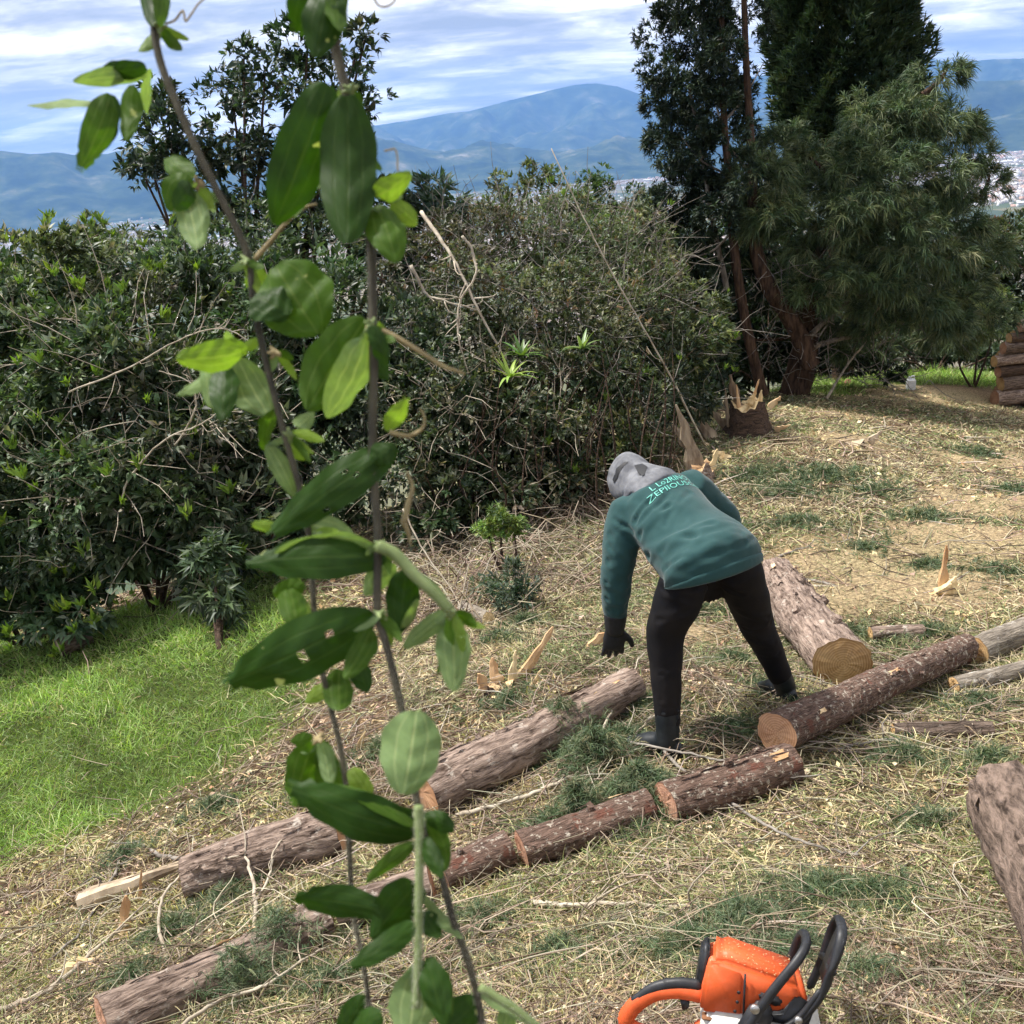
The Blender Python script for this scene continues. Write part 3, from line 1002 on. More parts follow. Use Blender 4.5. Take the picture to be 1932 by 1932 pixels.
def rosette_plant(px_, py_, Yd, label, L, n, cols, group='spiky rosette plants in the brush'):
    c = WY(px_, py_, Yd)
    root = thing('rosette_plant', label, 'plant', c, group)
    for q in range(n):
        a_ = q * 2.4 + rng.uniform(-.2, .2)
        el = rng.uniform(0.25, 1.2)
        d = np.array([math.cos(a_) * math.cos(el), math.sin(a_) * math.cos(el), math.sin(el)])
        s_ = np.linspace(0, 1, 6)[:, None]
        l_ = L * rng.uniform(0.7, 1.15)
        sp_ = d * l_ * s_ + np.array([0, 0, -0.55 * l_]) * s_ ** 2.2 * (1 - el / 1.6)
        side = nrm(np.cross(d, [0, 0, 1]))
        wd = L * 0.075 * (1 - s_) ** 0.6 + 0.001
        V = np.vstack([sp_ - side * wd, sp_ + [0, 0, -0.3] * wd, sp_ + side * wd])
        Q = np.array([(i, i + 1, i + 7, i + 6) for i in range(5)] + [(i + 6, i + 7, i + 13, i + 12) for i in range(5)])
        obj('leaf', np_mesh('leaf', V, Q, np.repeat(pal(1, cols, [1] * len(cols)), 18, 0)), M_BROM, root)


rosette_plant(962, 712, 9.2, 'bright lime spiky rosette in the middle of the brush', 0.28, 16, [(0.20, 0.33, 0.05), (0.28, 0.40, 0.08)])
rosette_plant(985, 672, 9.6, 'green spiky rosette just above the lime one', 0.30, 14, [(0.09, 0.17, 0.04), (0.14, 0.23, 0.06)])
rosette_plant(1098, 658, 9.8, 'green spiky rosette right of the lime one', 0.28, 13, [(0.08, 0.15, 0.04), (0.2, 0.28, 0.1)])
rosette_plant(1422, 512, 15.2, 'pale spiky rosette perched on the leaning conifer trunk', 0.35, 12, [(0.10, 0.13, 0.07), (0.16, 0.18, 0.1)])
rosette_plant(1540, 490, 15.0, 'withered spiky rosette high in the pine', 0.45, 16, [(0.16, 0.12, 0.07), (0.22, 0.18, 0.12)])

shrub('sprouting_bush', 'small yellow green bush on a pale forked stem', 'shrub',
      [(948, 985, 7.6, 0.14, 0.11), (970, 1000, 7.6, 0.1, 0.1), (920, 1000, 7.6, 0.1, 0.08)], gbelow(968, 1110, 7.6), 0.05, 0.015, [(0.14, 0.22, 0.05), (0.22, 0.3, 0.08), (0.1, 0.16, 0.07)], [3, 3, 2], 5.0, 6, stem_r=0.02)
shrub('sapling', 'thin grey green sapling in the cleared ground before the brush', 'sapling',
      [(975, 1120, 6.6, 0.16, 0.2), (985, 1170, 6.6, 0.12, 0.12), (930, 1110, 6.9, 0.16, 0.14)], gbelow(985, 1205, 6.6), 0.06, 0.012, [(0.05, 0.09, 0.05), (0.09, 0.13, 0.08)], [3, 3], 3.0, 6, stem_r=0.01)
shrub('lawn_tree', 'slim young tree with a few leaves standing in the lawn', 'tree',
      [(425, 1130, 7.9, 0.16, 0.14), (395, 1120, 7.9, 0.12, 0.12), (440, 1165, 7.9, 0.14, 0.12), (400, 1060, 8.1, 0.25, 0.16)], G(412, 1232), 0.13, 0.032, GREEN_DARK, [2, 3, 2, 0], 2.0, 5, stem_r=0.03, droop=0.5, wig=.02)
shrub('white_leaf_bush', 'low bush with pale lit leaves at the right foot of the pine', 'shrub',
      [(1850, 600, 18.2, 0.42, 0.36), (1822, 640, 18, 0.36, 0.3), (1875, 560, 18.4, 0.3, 0.26)], gbelow(1840, 690, 18.2), 0.14, 0.05, [(0.16, 0.22, 0.08), (0.3, 0.36, 0.16), (0.08, 0.13, 0.05)], [3, 2, 2], 1.5)
shrub('background_tree', 'green tree behind the log pile at the right edge', 'tree',
      [(1900, 470, 22, 1.0, 0.8), (1960, 560, 22, 1.0, 0.9), (1890, 590, 21.5, 0.8, 0.8), (1960, 430, 23, 0.9, 0.7)], gbelow(1920, 690, 22), 0.13, 0.045, GREEN_DARK, [2, 3, 3, 1.5], 1.2, twign=10, stem_r=0.06)
shrub('dry_bush', 'rust brown bush beyond the pine at the right', 'shrub',
      [(1868, 445, 24, 0.4, 0.35)], gbelow(1868, 600, 24), 0.12, 0.045, [(0.25, 0.10, 0.05), (0.18, 0.08, 0.05)], [1, 1], 1.6)


# -- conifers on the right
def conifer_spray(P_, Dr, n_need, L, wd, cols, wts, cone=0.9, bend=0.25, jit=0.25):
    n = len(P_)
    B = np.repeat(P_, n_need, 0)
    A_ = np.repeat(Dr, n_need, 0)
    D = nrm(A_ + cone * rdir(n * n_need))
    Nn = rdir(n * n_need)
    C = np.repeat(pal(n, cols, wts, jit), n_need, 0) * rng.uniform(0.8, 1.2, (n * n_need, 1))
    return blades(B + A_ * rng.uniform(-0.3, 0.3, (n * n_need, 1)) * L, D, Nn, L * rng.uniform(0.6, 1.1, n * n_need), wd, C, bend)


def trunk(name, px_pts, Yd, r_a, r_b, root, mat, n=26, sides=9):
    pts = [WY(p[0], p[1], p[2] if len(p) > 2 else Yd) for p in px_pts]
    sp_ = spline(pts, n)
    V, Q = tube(sp_, np.linspace(r_a, r_b, n), sides, False, 0.07)
    return part(name, V, Q, mat, root)


M_TRUNK_RED = simple('conifer_trunk', (0.03, 0.02, 0.015), (0.12, 0.075, 0.052), 9, 0.9, 0.8, 30, (2.5, 2.5, 0.5), 0.35, 0.65, 0.15, bdist=0.03)
M_TRUNK_PALE = simple('pale_trunk', (0.12, 0.095, 0.075), (0.42, 0.37, 0.31), 7, 0.9, 0.6, 30, (2, 2, 0.6), 0.35, 0.65, 0.15, bdist=0.02)

# tall dark broad conifer left of the group
tb = gbelow(1440, 735, 14.6)
t = thing('tall_tree', 'tall dark tree with bare leaning trunks left of the cypress', 'tree', tb)
trunk('trunk', [(1440, 745), (1418, 660), (1398, 560), (1383, 450), (1375, 330), (1366, 230), (1362, 60), (1360, -120)], 14.6, 0.085, 0.03, t, M_TRUNK_RED)
trunk('trunk', [(1392, 640), (1366, 520), (1345, 420), (1325, 300), (1300, 160)], 14.9, 0.05, 0.018, t, M_TRUNK_PALE)
trunk('trunk', [(1530, 690), (1497, 612), (1452, 545), (1428, 480), (1420, 400), (1418, 300), (1408, 120), (1400, -100)], 14.7, 0.14, 0.03, t, M_TRUNK_RED)
items = []
for px_, py_, Yd, rx, rz in [(1330, -60, 15, 0.9, 0.6), (1300, 60, 15, 0.62, 0.6), (1365, 40, 15.2, 0.5, 0.6), (1290, 170, 15, 0.62, 0.6), (1355, 180, 15.3, 0.5, 0.6), (1275, 280, 15, 0.5, 0.5), (1350, 300, 15.3, 0.7, 0.6), (1300, 390, 15, 0.55, 0.5), (1370, 420, 15.4, 0.6, 0.6), (1290, 500, 14.9, 0.55, 0.5), (1330, 590, 14.8, 0.6, 0.5), (1270, 610, 14.6, 0.5, 0.5), (1400, 540, 15.5, 0.5, 0.6), (1320, 690, 14.6, 0.5, 0.4), (1250, 200, 15, 0.3, 0.3), (1250, 420, 15, 0.4, 0.4), (1245, 520, 14.8, 0.4, 0.4), (1400, -60, 15.3, 0.4, 0.5), (1360, 120, 14.2, 0.3, 0.4), (1375, 230, 14.3, 0.3, 0.4), (1390, 340, 14.2, 0.25, 0.35), (1350, 420, 14.3, 0.3, 0.3)]:
    n = int(1000 * (rx * rx + rx * rz))
    Pp, Nn = clump_points(WY(px_, py_, Yd), (rx, rx, rz), n, 0.42)
    items.append(rosettes(Pp, nrm(Nn + [0, 0, 0.2]), 11, 0.095, 0.021, [(0.018, 0.033, 0.022), (0.03, 0.052, 0.029), (0.05, 0.074, 0.037)], [4, 4, 1.5], 1.0, 0.2))
V, Fc, C = cat3(items)
part('crown', V, Fc, M_NEEDLE, t, C, False)['kind'] = 'stuff'
for pts in ([(1372, 330), (1320, 300), (1280, 250)], [(1380, 440), (1330, 480), (1230, 490)], [(1366, 230), (1400, 190), (1440, 120)], [(1400, 560), (1330, 570), (1260, 590)], [(1418, 330), (1380, 280), (1350, 200)]):
    trunk('branch', pts, 14.8, 0.022, 0.006, t, M_TRUNK_PALE, 10, 5)

# columnar cypress behind
tb = gbelow(1570, 700, 18.5)
t = thing('cypress', 'dense columnar cypress behind the pine with its top out of view', 'tree', tb)
trunk('trunk', [(1590, 720), (1575, 400), (1565, 100), (1560, -200)], 18.5, 0.2, 0.05, t, M_TRUNK_RED)
items = []
n = 11000
zt = rng.uniform(0, 1, n)
ctr0, ctr1 = WY(1600, 330, 18.5), WY(1572, -300, 18.5)
Pc = ctr0 + (ctr1 - ctr0) * zt[:, None]
th = rng.uniform(0, 2 * np.pi, n)
prof = np.interp(zt, [0, 0.12, 0.3, 0.6, 1.0], [0.55, 1.0, 1.18, 1.05, 0.12]) * (1 + 0.13 * np.sin(5 * th + 9 * zt) + 0.13 * np.sin(9 * th - 22 * zt + 1.3))
rr = prof * np.sqrt(rng.uniform(0.45, 1, n))
out = np.stack([np.cos(th), np.sin(th), np.zeros(n)], -1)
Pp = Pc + out * rr[:, None]
items.append(conifer_spray(Pp, nrm(out + [0, 0, 0.9]), 15, 0.17, 0.024, [(0.022, 0.043, 0.02), (0.036, 0.064, 0.026), (0.06, 0.09, 0.034)], [3, 4, 1.8], 0.75, 0.05))
V, Fc, C = cat3(items)
part('crown', V, Fc, M_NEEDLE, t, C, False)['kind'] = 'stuff'

# pine with long hanging needles
tb = gbelow(1505, 735, 15.4)
t = thing('weeping_pine', 'wide pine with long drooping needles right of the leaning trunks', 'tree', tb)
trunk('trunk', [(1498, 745), (1512, 690), (1520, 640), (1522, 560), (1540, 480), (1600, 400), (1680, 280), (1740, 180)], 15.4, 0.24, 0.04, t, M_TRUNK_RED)
for pts in ([(1520, 640), (1580, 585), (1650, 530), (1710, 480)], [(1515, 660), (1580, 640), (1660, 625), (1740, 560)], [(1524, 560), (1500, 500), (1480, 430)], [(1600, 400), (1700, 420), (1800, 380)], [(1680, 280), (1760, 320), (1840, 300)], [(1560, 450), (1640, 480), (1760, 500)], [(1520, 620), (1470, 640), (1400, 640)], [(1600, 400), (1560, 330), (1500, 270)], [(1800, 390), (1850, 370), (1868, 330)], [(1740, 180), (1775, 150), (1790, 120)]):
    trunk('branch', pts, 15.2, 0.05, 0.012, t, M_TRUNK_PALE if pts[0][1] > 630 else M_TRUNK_RED, 12, 6)
items = []
for px_, py_, Yd, rx, rz in [(1770, 150, 15.4, 0.32, 0.3), (1745, 215, 15.3, 0.55, 0.4), (1690, 250, 15.2, 0.6, 0.4), (1640, 235, 15.4, 0.45, 0.35), (1790, 260, 15.4, 0.42, 0.4), (1560, 330, 15.0, 0.7, 0.45), (1660, 340, 14.8, 0.8, 0.5), (1770, 350, 15.0, 0.65, 0.45), (1500, 400, 14.9, 0.65, 0.5), (1600, 430, 14.6, 0.8, 0.5), (1720, 440, 14.7, 0.8, 0.5), (1810, 420, 15.2, 0.45, 0.4), (1862, 350, 15.4, 0.22, 0.3), (1850, 300, 15.5, 0.2, 0.28), (1870, 300, 15.6, 0.14, 0.2), (1830, 240, 15.5, 0.2, 0.25), (1555, 510, 14.9, 0.6, 0.4), (1700, 540, 14.6, 0.7, 0.45), (1800, 530, 15.0, 0.6, 0.45), (1760, 585, 14.8, 0.7, 0.4), (1680, 600, 14.8, 0.5, 0.35), (1840, 600, 15.6, 0.5, 0.4), (1620, 650, 16.4, 0.5, 0.3), (1790, 640, 16.4, 0.5, 0.25), (1480, 300, 15.6, 0.45, 0.4), (1470, 480, 15.6, 0.45, 0.45), (1590, 590, 15.8, 0.6, 0.4), (1850, 480, 15.6, 0.35, 0.35), (1450, 380, 16, 0.4, 0.5), (1520, 560, 14.5, 0.4, 0.3), (1620, 520, 14.3, 0.5, 0.3), (1460, 420, 14.4, 0.4, 0.4), (1440, 330, 14.4, 0.35, 0.4)]:
    n = int(560 * (rx * rx + rx * rz))
    Pp, Nn = clump_points(WY(px_, py_, Yd), (rx, rx, rz), n, 0.45)
    items.append(conifer_spray(Pp, nrm(Nn * 0.9 + [0, 0, 0.15]), 16, 0.19, 0.0105, [(0.040, 0.072, 0.034), (0.075, 0.115, 0.05), (0.125, 0.165, 0.07), (0.20, 0.225, 0.11)], [3, 4, 2.5, 0.9], 0.85, 0.42))
V, Fc, C = cat3(items)
part('crown', V, Fc, M_NEEDLE, t, C, False)['kind'] = 'stuff'
# bare dead twigs under the pine
Pp = np.array([WY(rng.uniform(1420, 1760), rng.uniform(470, 720), rng.uniform(14.4, 15.4)) for _ in range(260)])
V, Q = twigs(Pp, nrm(rdir(260) + [0, 0, -0.2]), 0.6, 0.008, dirw=1)
part('dead_twigs', V, Q, M_TWIG, t)['kind'] = 'stuff'
# shade foliage behind the trunks
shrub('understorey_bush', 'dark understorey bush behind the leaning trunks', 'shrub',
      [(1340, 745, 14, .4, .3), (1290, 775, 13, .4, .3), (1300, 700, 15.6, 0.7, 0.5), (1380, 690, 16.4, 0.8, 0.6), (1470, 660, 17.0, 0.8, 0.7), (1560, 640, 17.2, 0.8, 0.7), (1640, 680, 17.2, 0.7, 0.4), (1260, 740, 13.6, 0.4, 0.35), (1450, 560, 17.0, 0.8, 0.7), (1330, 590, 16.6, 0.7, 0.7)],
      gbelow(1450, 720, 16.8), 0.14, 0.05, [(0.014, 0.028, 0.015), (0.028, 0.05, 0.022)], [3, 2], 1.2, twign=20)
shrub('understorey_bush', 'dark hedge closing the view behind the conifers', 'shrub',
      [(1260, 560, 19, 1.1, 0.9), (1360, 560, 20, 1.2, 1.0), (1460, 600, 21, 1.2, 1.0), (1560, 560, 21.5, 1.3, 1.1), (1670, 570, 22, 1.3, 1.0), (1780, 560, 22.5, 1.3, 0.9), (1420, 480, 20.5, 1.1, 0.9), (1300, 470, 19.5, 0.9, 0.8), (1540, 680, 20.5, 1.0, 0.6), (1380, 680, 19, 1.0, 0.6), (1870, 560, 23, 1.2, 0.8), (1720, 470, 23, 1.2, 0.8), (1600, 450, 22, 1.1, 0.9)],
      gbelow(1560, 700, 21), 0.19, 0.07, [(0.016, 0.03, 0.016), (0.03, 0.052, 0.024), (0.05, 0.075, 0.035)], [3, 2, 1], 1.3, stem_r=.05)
shrub('understorey_bush', 'low green growth between the pine and the log pile', 'shrub',
      [(1620, 668, 19.6, 0.7, 0.35), (1700, 668, 20.6, 0.8, 0.35), (1790, 672, 20.6, 0.8, 0.35), (1870, 672, 20.8, 0.7, 0.35), (1720, 640, 21.5, 0.8, 0.4), (1800, 650, 21.0, 0.8, 0.45), (1870, 660, 20.3, 0.7, 0.4), (1660, 640, 20.5, 0.7, 0.5), (1780, 600, 21.5, 0.9, 0.6)],
      gbelow(1760, 690, 19.8), 0.13, 0.04, GREEN_DARK, [4, 3, 2, 0.5], 1.2, twign=12)


# ------------------------------------------------------------------ logs, stumps, split wood
def axis_rot(d):
    return Vector(d).to_track_quat('X', 'Z').to_euler()


def log(label, p0, p1, ra, rb, bark, wood, group=None, stubs=0, name='log', rough=0.05, sunk=0.0, cat='log', knots=0, flakes=0, lumpf=1.0):
    """p0 -> p1 are the axis end points; bark tube, two sawn faces, cut branch stubs"""
    p0, p1 = np.array(p0, float), np.array(p1, float)
    L = np.linalg.norm(p1 - p0)
    root = thing(name, label, cat, p0, group, axis_rot(p1 - p0))
    n, s = max(14, int(L / 0.045)), 30
    xs = np.linspace(0, L, n)
    th = np.linspace(0, 2 * np.pi, s, endpoint=False)
    ph = rng.uniform(0, 6.28, 12)
    Xg, Tg = np.meshgrid(xs, th, indexing='ij')
    r_ = np.interp(Xg, [0, L], [ra, rb])
    lump = 0.06 * np.sin(2 * Tg + ph[0] + Xg * 1.3) + 0.03 * np.sin(3 * Tg + ph[1] - Xg * 2.1) + 0.02 * np.sin(9 * Xg + ph[2]) * np.sin(Tg + ph[3])
    ridge = rough * (0.6 * np.sin(11 * Tg + 3 * np.sin(5 * Xg + ph[4]) + ph[5]) * np.sin(17 * Xg + 4 * Tg + ph[6]) + 0.4 * np.sin(19 * Tg - 23 * Xg + ph[7])) + rough * 0.9 * rng.uniform(-1, 1, Xg.shape)
    bendz = 0.018 * L * np.sin(np.pi * Xg / L) * math.sin(ph[8]) + .004 * np.sin(5 * Xg + ph[9])
    rr_ = r_ * (1 + lump * lumpf + ridge)
    V = np.stack([Xg, rr_ * np.cos(Tg) + bendz, rr_ * np.sin(Tg)], -1)
    ends = [V[0].copy(), V[-1].copy()]
    V = V.reshape(-1, 3)
    i = np.arange(n - 1)[:, None] * s; j = np.arange(s)[None]; k = (j + 1) % s
    Q = np.stack([i + j, i + k, i + s + k, i + s + j], -1).reshape(-1, 4)
    bk_ = obj('bark', np_mesh('bark', V, Q), bark, root)
    for e, (ring, sg) in enumerate(zip(ends, (-1, 1))):
        c = ring.mean(0)
        vv = [c + [sg * 0.004, 0, 0]]
        for f in (0.35, 0.7, 0.93, 1.0):
            q = c + (ring - c) * f
            q[:, 0] += sg * (0.004 if f < 0.9 else 0.001) + rng.normal(0, 0.0015, len(q)) * (f < 0.9)
            vv += list(q)
        fl = [(0, 1 + a_, 1 + (a_ + 1) % s) for a_ in range(s)]
        for g_ in range(3):
            o1, o2 = 1 + g_ * s, 1 + (g_ + 1) * s
            fl += [(o1 + a_, o2 + a_, o2 + (a_ + 1) % s, o1 + (a_ + 1) % s) for a_ in range(s)]
        obj('cut_face', np_mesh('cut_face', np.array(vv), fl, smooth=False), wood, root)
    for q in range(stubs):
        x_, a_ = rng.uniform(0.08, 0.92) * L, rng.uniform(0.1, 3.0)
        r0_ = np.interp(x_, [0, L], [ra, rb])
        dr = np.array([rng.uniform(-0.3, 0.3), math.cos(a_), math.sin(a_)])
        b0 = np.array([x_, 0, 0]) + dr * r0_ * 0.8
        rs = r0_ * rng.uniform(0.12, 0.22)
        Vs, Fs = tube(np.array([b0, b0 + dr * r0_ * 0.3, b0 + dr * r0_ * rng.uniform(0.32, 0.45)]), [rs * 1.4, rs, rs * 0.95], 9, True)
        obj('branch_stub', np_mesh('branch_stub', Vs, Fs, smooth=False), bark, bk_)
    for q in range(flakes):
        x_, a_ = rng.uniform(0.1, 0.9) * L, rng.uniform(0.2, 2.9)
        r0_ = np.interp(x_, [0, L], [ra, rb]) * 1.04
        w_, l_ = rng.uniform(0.05, 0.16), rng.uniform(0.03, 0.11)
        vv = []
        for xx in np.linspace(-1, 1, 4):
            for aa in np.linspace(-1, 1, 4):
                ok = 0.75 + 0.25 * rng.uniform(-1, 1)
                rr2 = r0_ * (1.0 + 0.09 * rng.uniform(0, 1) * (abs(xx) > .5))
                vv.append((x_ + xx * l_ * ok, rr2 * math.cos(a_ + aa * w_ * ok), rr2 * math.sin(a_ + aa * w_ * ok)))
        fl = [(r_ * 4 + c_, r_ * 4 + c_ + 1, r_ * 4 + c_ + 5, r_ * 4 + c_ + 4) for r_ in range(3) for c_ in range(3)]
        obj('bark_flake', np_mesh('bark_flake', np.array(vv), fl, smooth=False), M_SPLIT if q % 11 == 0 else bark, bk_)
    return root


def gl(px_, py_, r, k=1.0):
    """axis point of a log whose visible centre is at the picture point and whose radius is r (it rests on the ground)"""
    p = G(px_, py_)
    for _ in range(3):
        q = onG(p[0], p[1], r * k)
        # slide along the sight line so that the axis point projects on the picture point
        d = ray(px_, py_)
        t_ = (q[2] - CAM[2]) / d[2]
        p = CAM + d * t_
    return onG(p[0], p[1], r * k * 0.93)


GL = 'logs lying across the clearing'
log('thick tan ended log just right of the person\'s rear leg', gl(1590, 1252, .15), gl(1462, 1085, .14), .15, .135, M_BARK_PINK, M_WOOD_TAN, GL, 5, rough=.045, flakes=22)
a0, a1 = gl(1466, 1380, .088, 1.7), gl(1818, 1222, .086, 1.25)
log('lichen flecked log with bright orange end facing left, raised on another log', a0, a1, .088, .082, M_BARK_LICHEN, M_WOOD_ORANGE, GL, 5, rough=.05, flakes=22)
log('lichen flecked log whose right end lies under the orange ended log', gl(1492, 1440, .082), gl(1255, 1515, .08), .084, .078, M_BARK_LICHEN, M_WOOD_RED, GL, 4, rough=.05, flakes=22)
log('pale barked log half covered by green needles in the middle', gl(1225, 1520, .07), gl(985, 1606, .072), .07, .076, M_BARK_LICHEN, M_WOOD_RED, GL, 3, flakes=12)
log('short log with two small pale branch scars behind the lower vine', gl(962, 1602, .078), gl(838, 1655, .07), .074, .07, M_BARK_LICHEN, M_WOOD_RED, GL, 2)
log('log between the two lower vine stems', gl(815, 1668, .066), gl(640, 1720, .066), .066, .066, M_BARK_PINK, M_WOOD_RED, GL, 2)
log('long log at the lower left with a reddish end at the frame bottom', gl(195, 1935, .082), gl(615, 1735, .068), .088, .068, M_BARK_PINK, M_WOOD_RED, GL, 5, rough=.06, flakes=22)
log('thick brown log running from the person\'s hand towards the vine', gl(800, 1492, .12), gl(1195, 1290, .105), .122, .10, M_BARK_PINK, M_WOOD_ORANGE, GL, 5, rough=.075, flakes=22)
log('thick log left of the vine with a slanted orange cut end', gl(352, 1660, .09), gl(640, 1560, .10), .092, .105, M_BARK_PINK, M_WOOD_ORANGE, GL, 3, rough=.075, flakes=14)
log('dark rough log cropped by the right edge of the picture', gl(1908, 1515, .14), gl(2150, 1960, .14), .142, .138, M_BARK_BROWN, M_WOOD_TAN, GL, 3, rough=.045, flakes=8, lumpf=.3)
log('pale log behind the orange ended log at the right edge', gl(1842, 1228, .085), gl(2080, 1140, .085), .085, .085, M_BARK_PALE, M_WOOD_TAN, GL, 4)
log('thin grey log lying beneath the pale log at the right edge', gl(1800, 1292, .045), gl(2040, 1232, .05), .042, .05, M_BARK_PALE, M_WOOD_TAN, GL, 2)
log('thin weathered grey log lying alone right of centre', gl(1685, 1378, .034), gl(1872, 1378, .036), .032, .037, M_BARK_GREY, M_WOOD_TAN, GL, 2)
log('short pale log behind the tan ended log', gl(1642, 1195, .042), gl(1742, 1190, .04), .042, .04, M_BARK_PINK, M_WOOD_TAN, GL, 0)
log('small pale cut post end near the lower brush', gl(872, 1146, .05), gl(922, 1168, .05), .045, .05, M_BARK_PALE, M_SPLIT_PALE, GL, 0)
log('old log lying in the dark grass under the left thicket', gl(110, 1222, .09), gl(170, 1198, .09), .09, .08, M_BARK_GREY, M_SPLIT_GREY, GL, 1)
log('dark thin log lying along the grass beside the far sawdust', gl(1600, 722, .07), gl(1680, 690, .06), .07, .05, M_BARK_DARK, M_WOOD_RED, GL, 2)

# pile at the right edge: ends face left
GP = 'logs of the pile at the right edge'
rows = [('bottom', 748, [(1878, .135)]), ('second', 716, [(1886, .12)]), ('third', 692, [(1884, .10)]), ('fourth', 675, [(1878, .10)]), ('fifth', 658, [(1884, .10)]), ('sixth', 640, [(1902, .09)]), ('top', 625, [(1912, .08)])]
pb = G(1884, 766)
zbase = HG(pb[0], pb[1])[0]
zz = 0.0
for k, (nm, py_, lst) in enumerate(rows):
    x0, r_ = lst[0]
    zz += r_
    d = ray(x0, py_)
    for dd in range(3):
        Yk = pb[1] + dd * 0.24
        p = WY(x0 + rng.uniform(-6, 6) + (dd * 5), 700, Yk)
        z_ = zbase + zz + rng.uniform(-.01, .01) - 0.02 * dd
        ln = 2.2 + rng.uniform(-.3, .3)
        q = np.array([p[0], Yk, z_])
        fr = ['front', 'middle', 'back'][dd]
        log('%s %s log of the stacked pile at the right edge' % (nm, fr), q, q + np.array([ln, 0.25, -0.02]), r_ * 0.98, r_ * 0.92,
            [M_BARK_PINK, M_BARK_GREY, M_BARK_DARK][k % 3], M_WOOD_TAN if k % 2 else M_WOOD_RED, GP, 0, name='pile_log')
    zz += r_ * 0.92


def splinter(name, label, base, tip, w, th, mat, group=None, cat='wood piece', parent=None, jag=0.38):
    """split slab: tapering, jagged along the top"""
    base, tip = np.array(base, float), np.array(tip, float)
    d = tip - base
    L = np.linalg.norm(d); d = d / L
    sd = nrm(np.cross(d, [0.2, -1, 0.1]))
    nn = np.cross(sd, d)
    n = 7
    vv = []
    for i_ in range(n):
        f = i_ / (n - 1)
        ww = w * (1 - f ** 2.0 * 0.85) * rng.uniform(1 - jag, 1 + jag)
        tt = th * (1 - 0.7 * f) * rng.uniform(0.8, 1.2)
        c = base + d * L * f + sd * w * rng.uniform(-.12, .12)
        for a_, b_ in ((-.5, -.5), (.5, -.5), (.55, .5), (0, .7), (-.5, .45)):
            vv.append(c + sd * ww * a_ + nn * tt * b_)
    fl = [(i_ * 5 + a_, i_ * 5 + (a_ + 1) % 5, i_ * 5 + 5 + (a_ + 1) % 5, i_ * 5 + 5 + a_) for i_ in range(n - 1) for a_ in range(5)]
    fl += [(4, 3, 2, 1, 0), tuple((n - 1) * 5 + a_ for a_ in range(5))]
    if parent is not None:
        return part(name, np.array(vv), fl, mat, parent, smooth=False)
    root = np.array(base)
    o = obj(name, np_mesh(name, np.array(vv) - root, fl, smooth=False), mat, None, tuple(root))
    return tag(o, label, cat, group)


def stump(label, px_, py_, r, h, bark, wood, spl, jag=0.3):
    g = G(px_, py_)
    root = thing('stump', label, 'stump', g)
    s, n = 26, 8
    th = np.linspace(0, 2 * np.pi, s, endpoint=False)
    vv, top = [], []
    for i_ in range(n):
        f = i_ / (n - 1)
        rr2 = r * (1.45 - 0.6 * f ** 0.5) * (1 + 0.14 * np.sin(5 * th + 1) * (1 - f) + 0.05 * rng.uniform(-1, 1, s))
        z_ = h * f * (1 + jag * np.sin(3 * th + px_) * f + jag * 0.5 * rng.uniform(-1, 1, s) * (f > .95)) - 0.08
        vv += list(np.stack([rr2 * np.cos(th), rr2 * np.sin(th), z_], -1))
    vv = np.array(vv)
    Q = np.array([(i_ * s + j_, i_ * s + (j_ + 1) % s, i_ * s + s + (j_ + 1) % s, i_ * s + s + j_) for i_ in range(n - 1) for j_ in range(s)])
    obj('bark', np_mesh('bark', vv, Q), bark, root)
    ring = vv[-s:]
    c = ring.mean(0)
    tv = [c + [0, 0, .01]] + list(c + (ring - c) * .55 + np.stack([0 * th, 0 * th, rng.uniform(-.03, .04, s) * h * 1.5], -1)) + list(ring)
    fl = [(0, 1 + a_, 1 + (a_ + 1) % s) for a_ in range(s)] + [(1 + a_, 1 + s + a_, 1 + s + (a_ + 1) % s, 1 + (a_ + 1) % s) for a_ in range(s)]
    obj('broken_top', np_mesh('broken_top', np.array(tv), fl, smooth=False), wood, root)
    for (bx, by, bz, tx, ty, tz, w, m_) in spl:
        splinter('splinter', None, g + [bx, by, bz], g + [tx, ty, tz], w, w * .5, m_, parent=root)
    return root


stump('dark splintered stump with bright yellow torn top near the tall tree', 1412, 818, .23, .42, M_BARK_DARK, M_SPLIT_PALE,
      [(-.1, 0, .3, -.22, -.05, .70, .11, M_SPLIT_GREY), (.05, .02, .36, .12, 0, .62, .035, M_SPLIT), (-.22, 0, .1, -.27, -.02, .55, .05, M_SPLIT_GREY), (.22, -.05, .3, .34, -.1, .42, .07, M_SPLIT), (-.02, -.1, .36, .04, -.12, .48, .07, M_SPLIT_PALE), (.1, -.1, .36, .12, -.12, .52, .05, M_SPLIT_PALE), (-.12, -.08, .3, -.16, -.1, .6, .04, M_SPLIT), (.28, -.1, .05, .42, -.22, .12, .05, M_SPLIT)], .14)
stump('low orange topped stump right behind the person\'s shoulder', 1325, 905, .13, .2, M_BARK_PINK, M_SPLIT,
      [(-.05, .05, .1, -.22, .1, .75, .14, M_SPLIT_GREY), (.1, .02, .1, .15, .0, .3, .06, M_SPLIT_PALE)])
stump('small pale stump with a tall upright splinter at the right', 1770, 1125, .085, .09, M_BARK_DARK, M_SPLIT_PALE,
      [(.02, 0, .05, .05, .03, .34, .05, M_SPLIT), (.0, -.03, .0, .03, -.07, .12, .13, M_SPLIT_PALE), (.06, -.02, .03, .09, -.02, .14, .07, M_SPLIT_PALE)])
stump('low brown rotten stump in the far grass', 1605, 838, .16, .1, M_BARK_DARK, M_SPLIT_GREY, [(.2, 0, 0, .35, 0, .12, .08, M_SPLIT_GREY)])
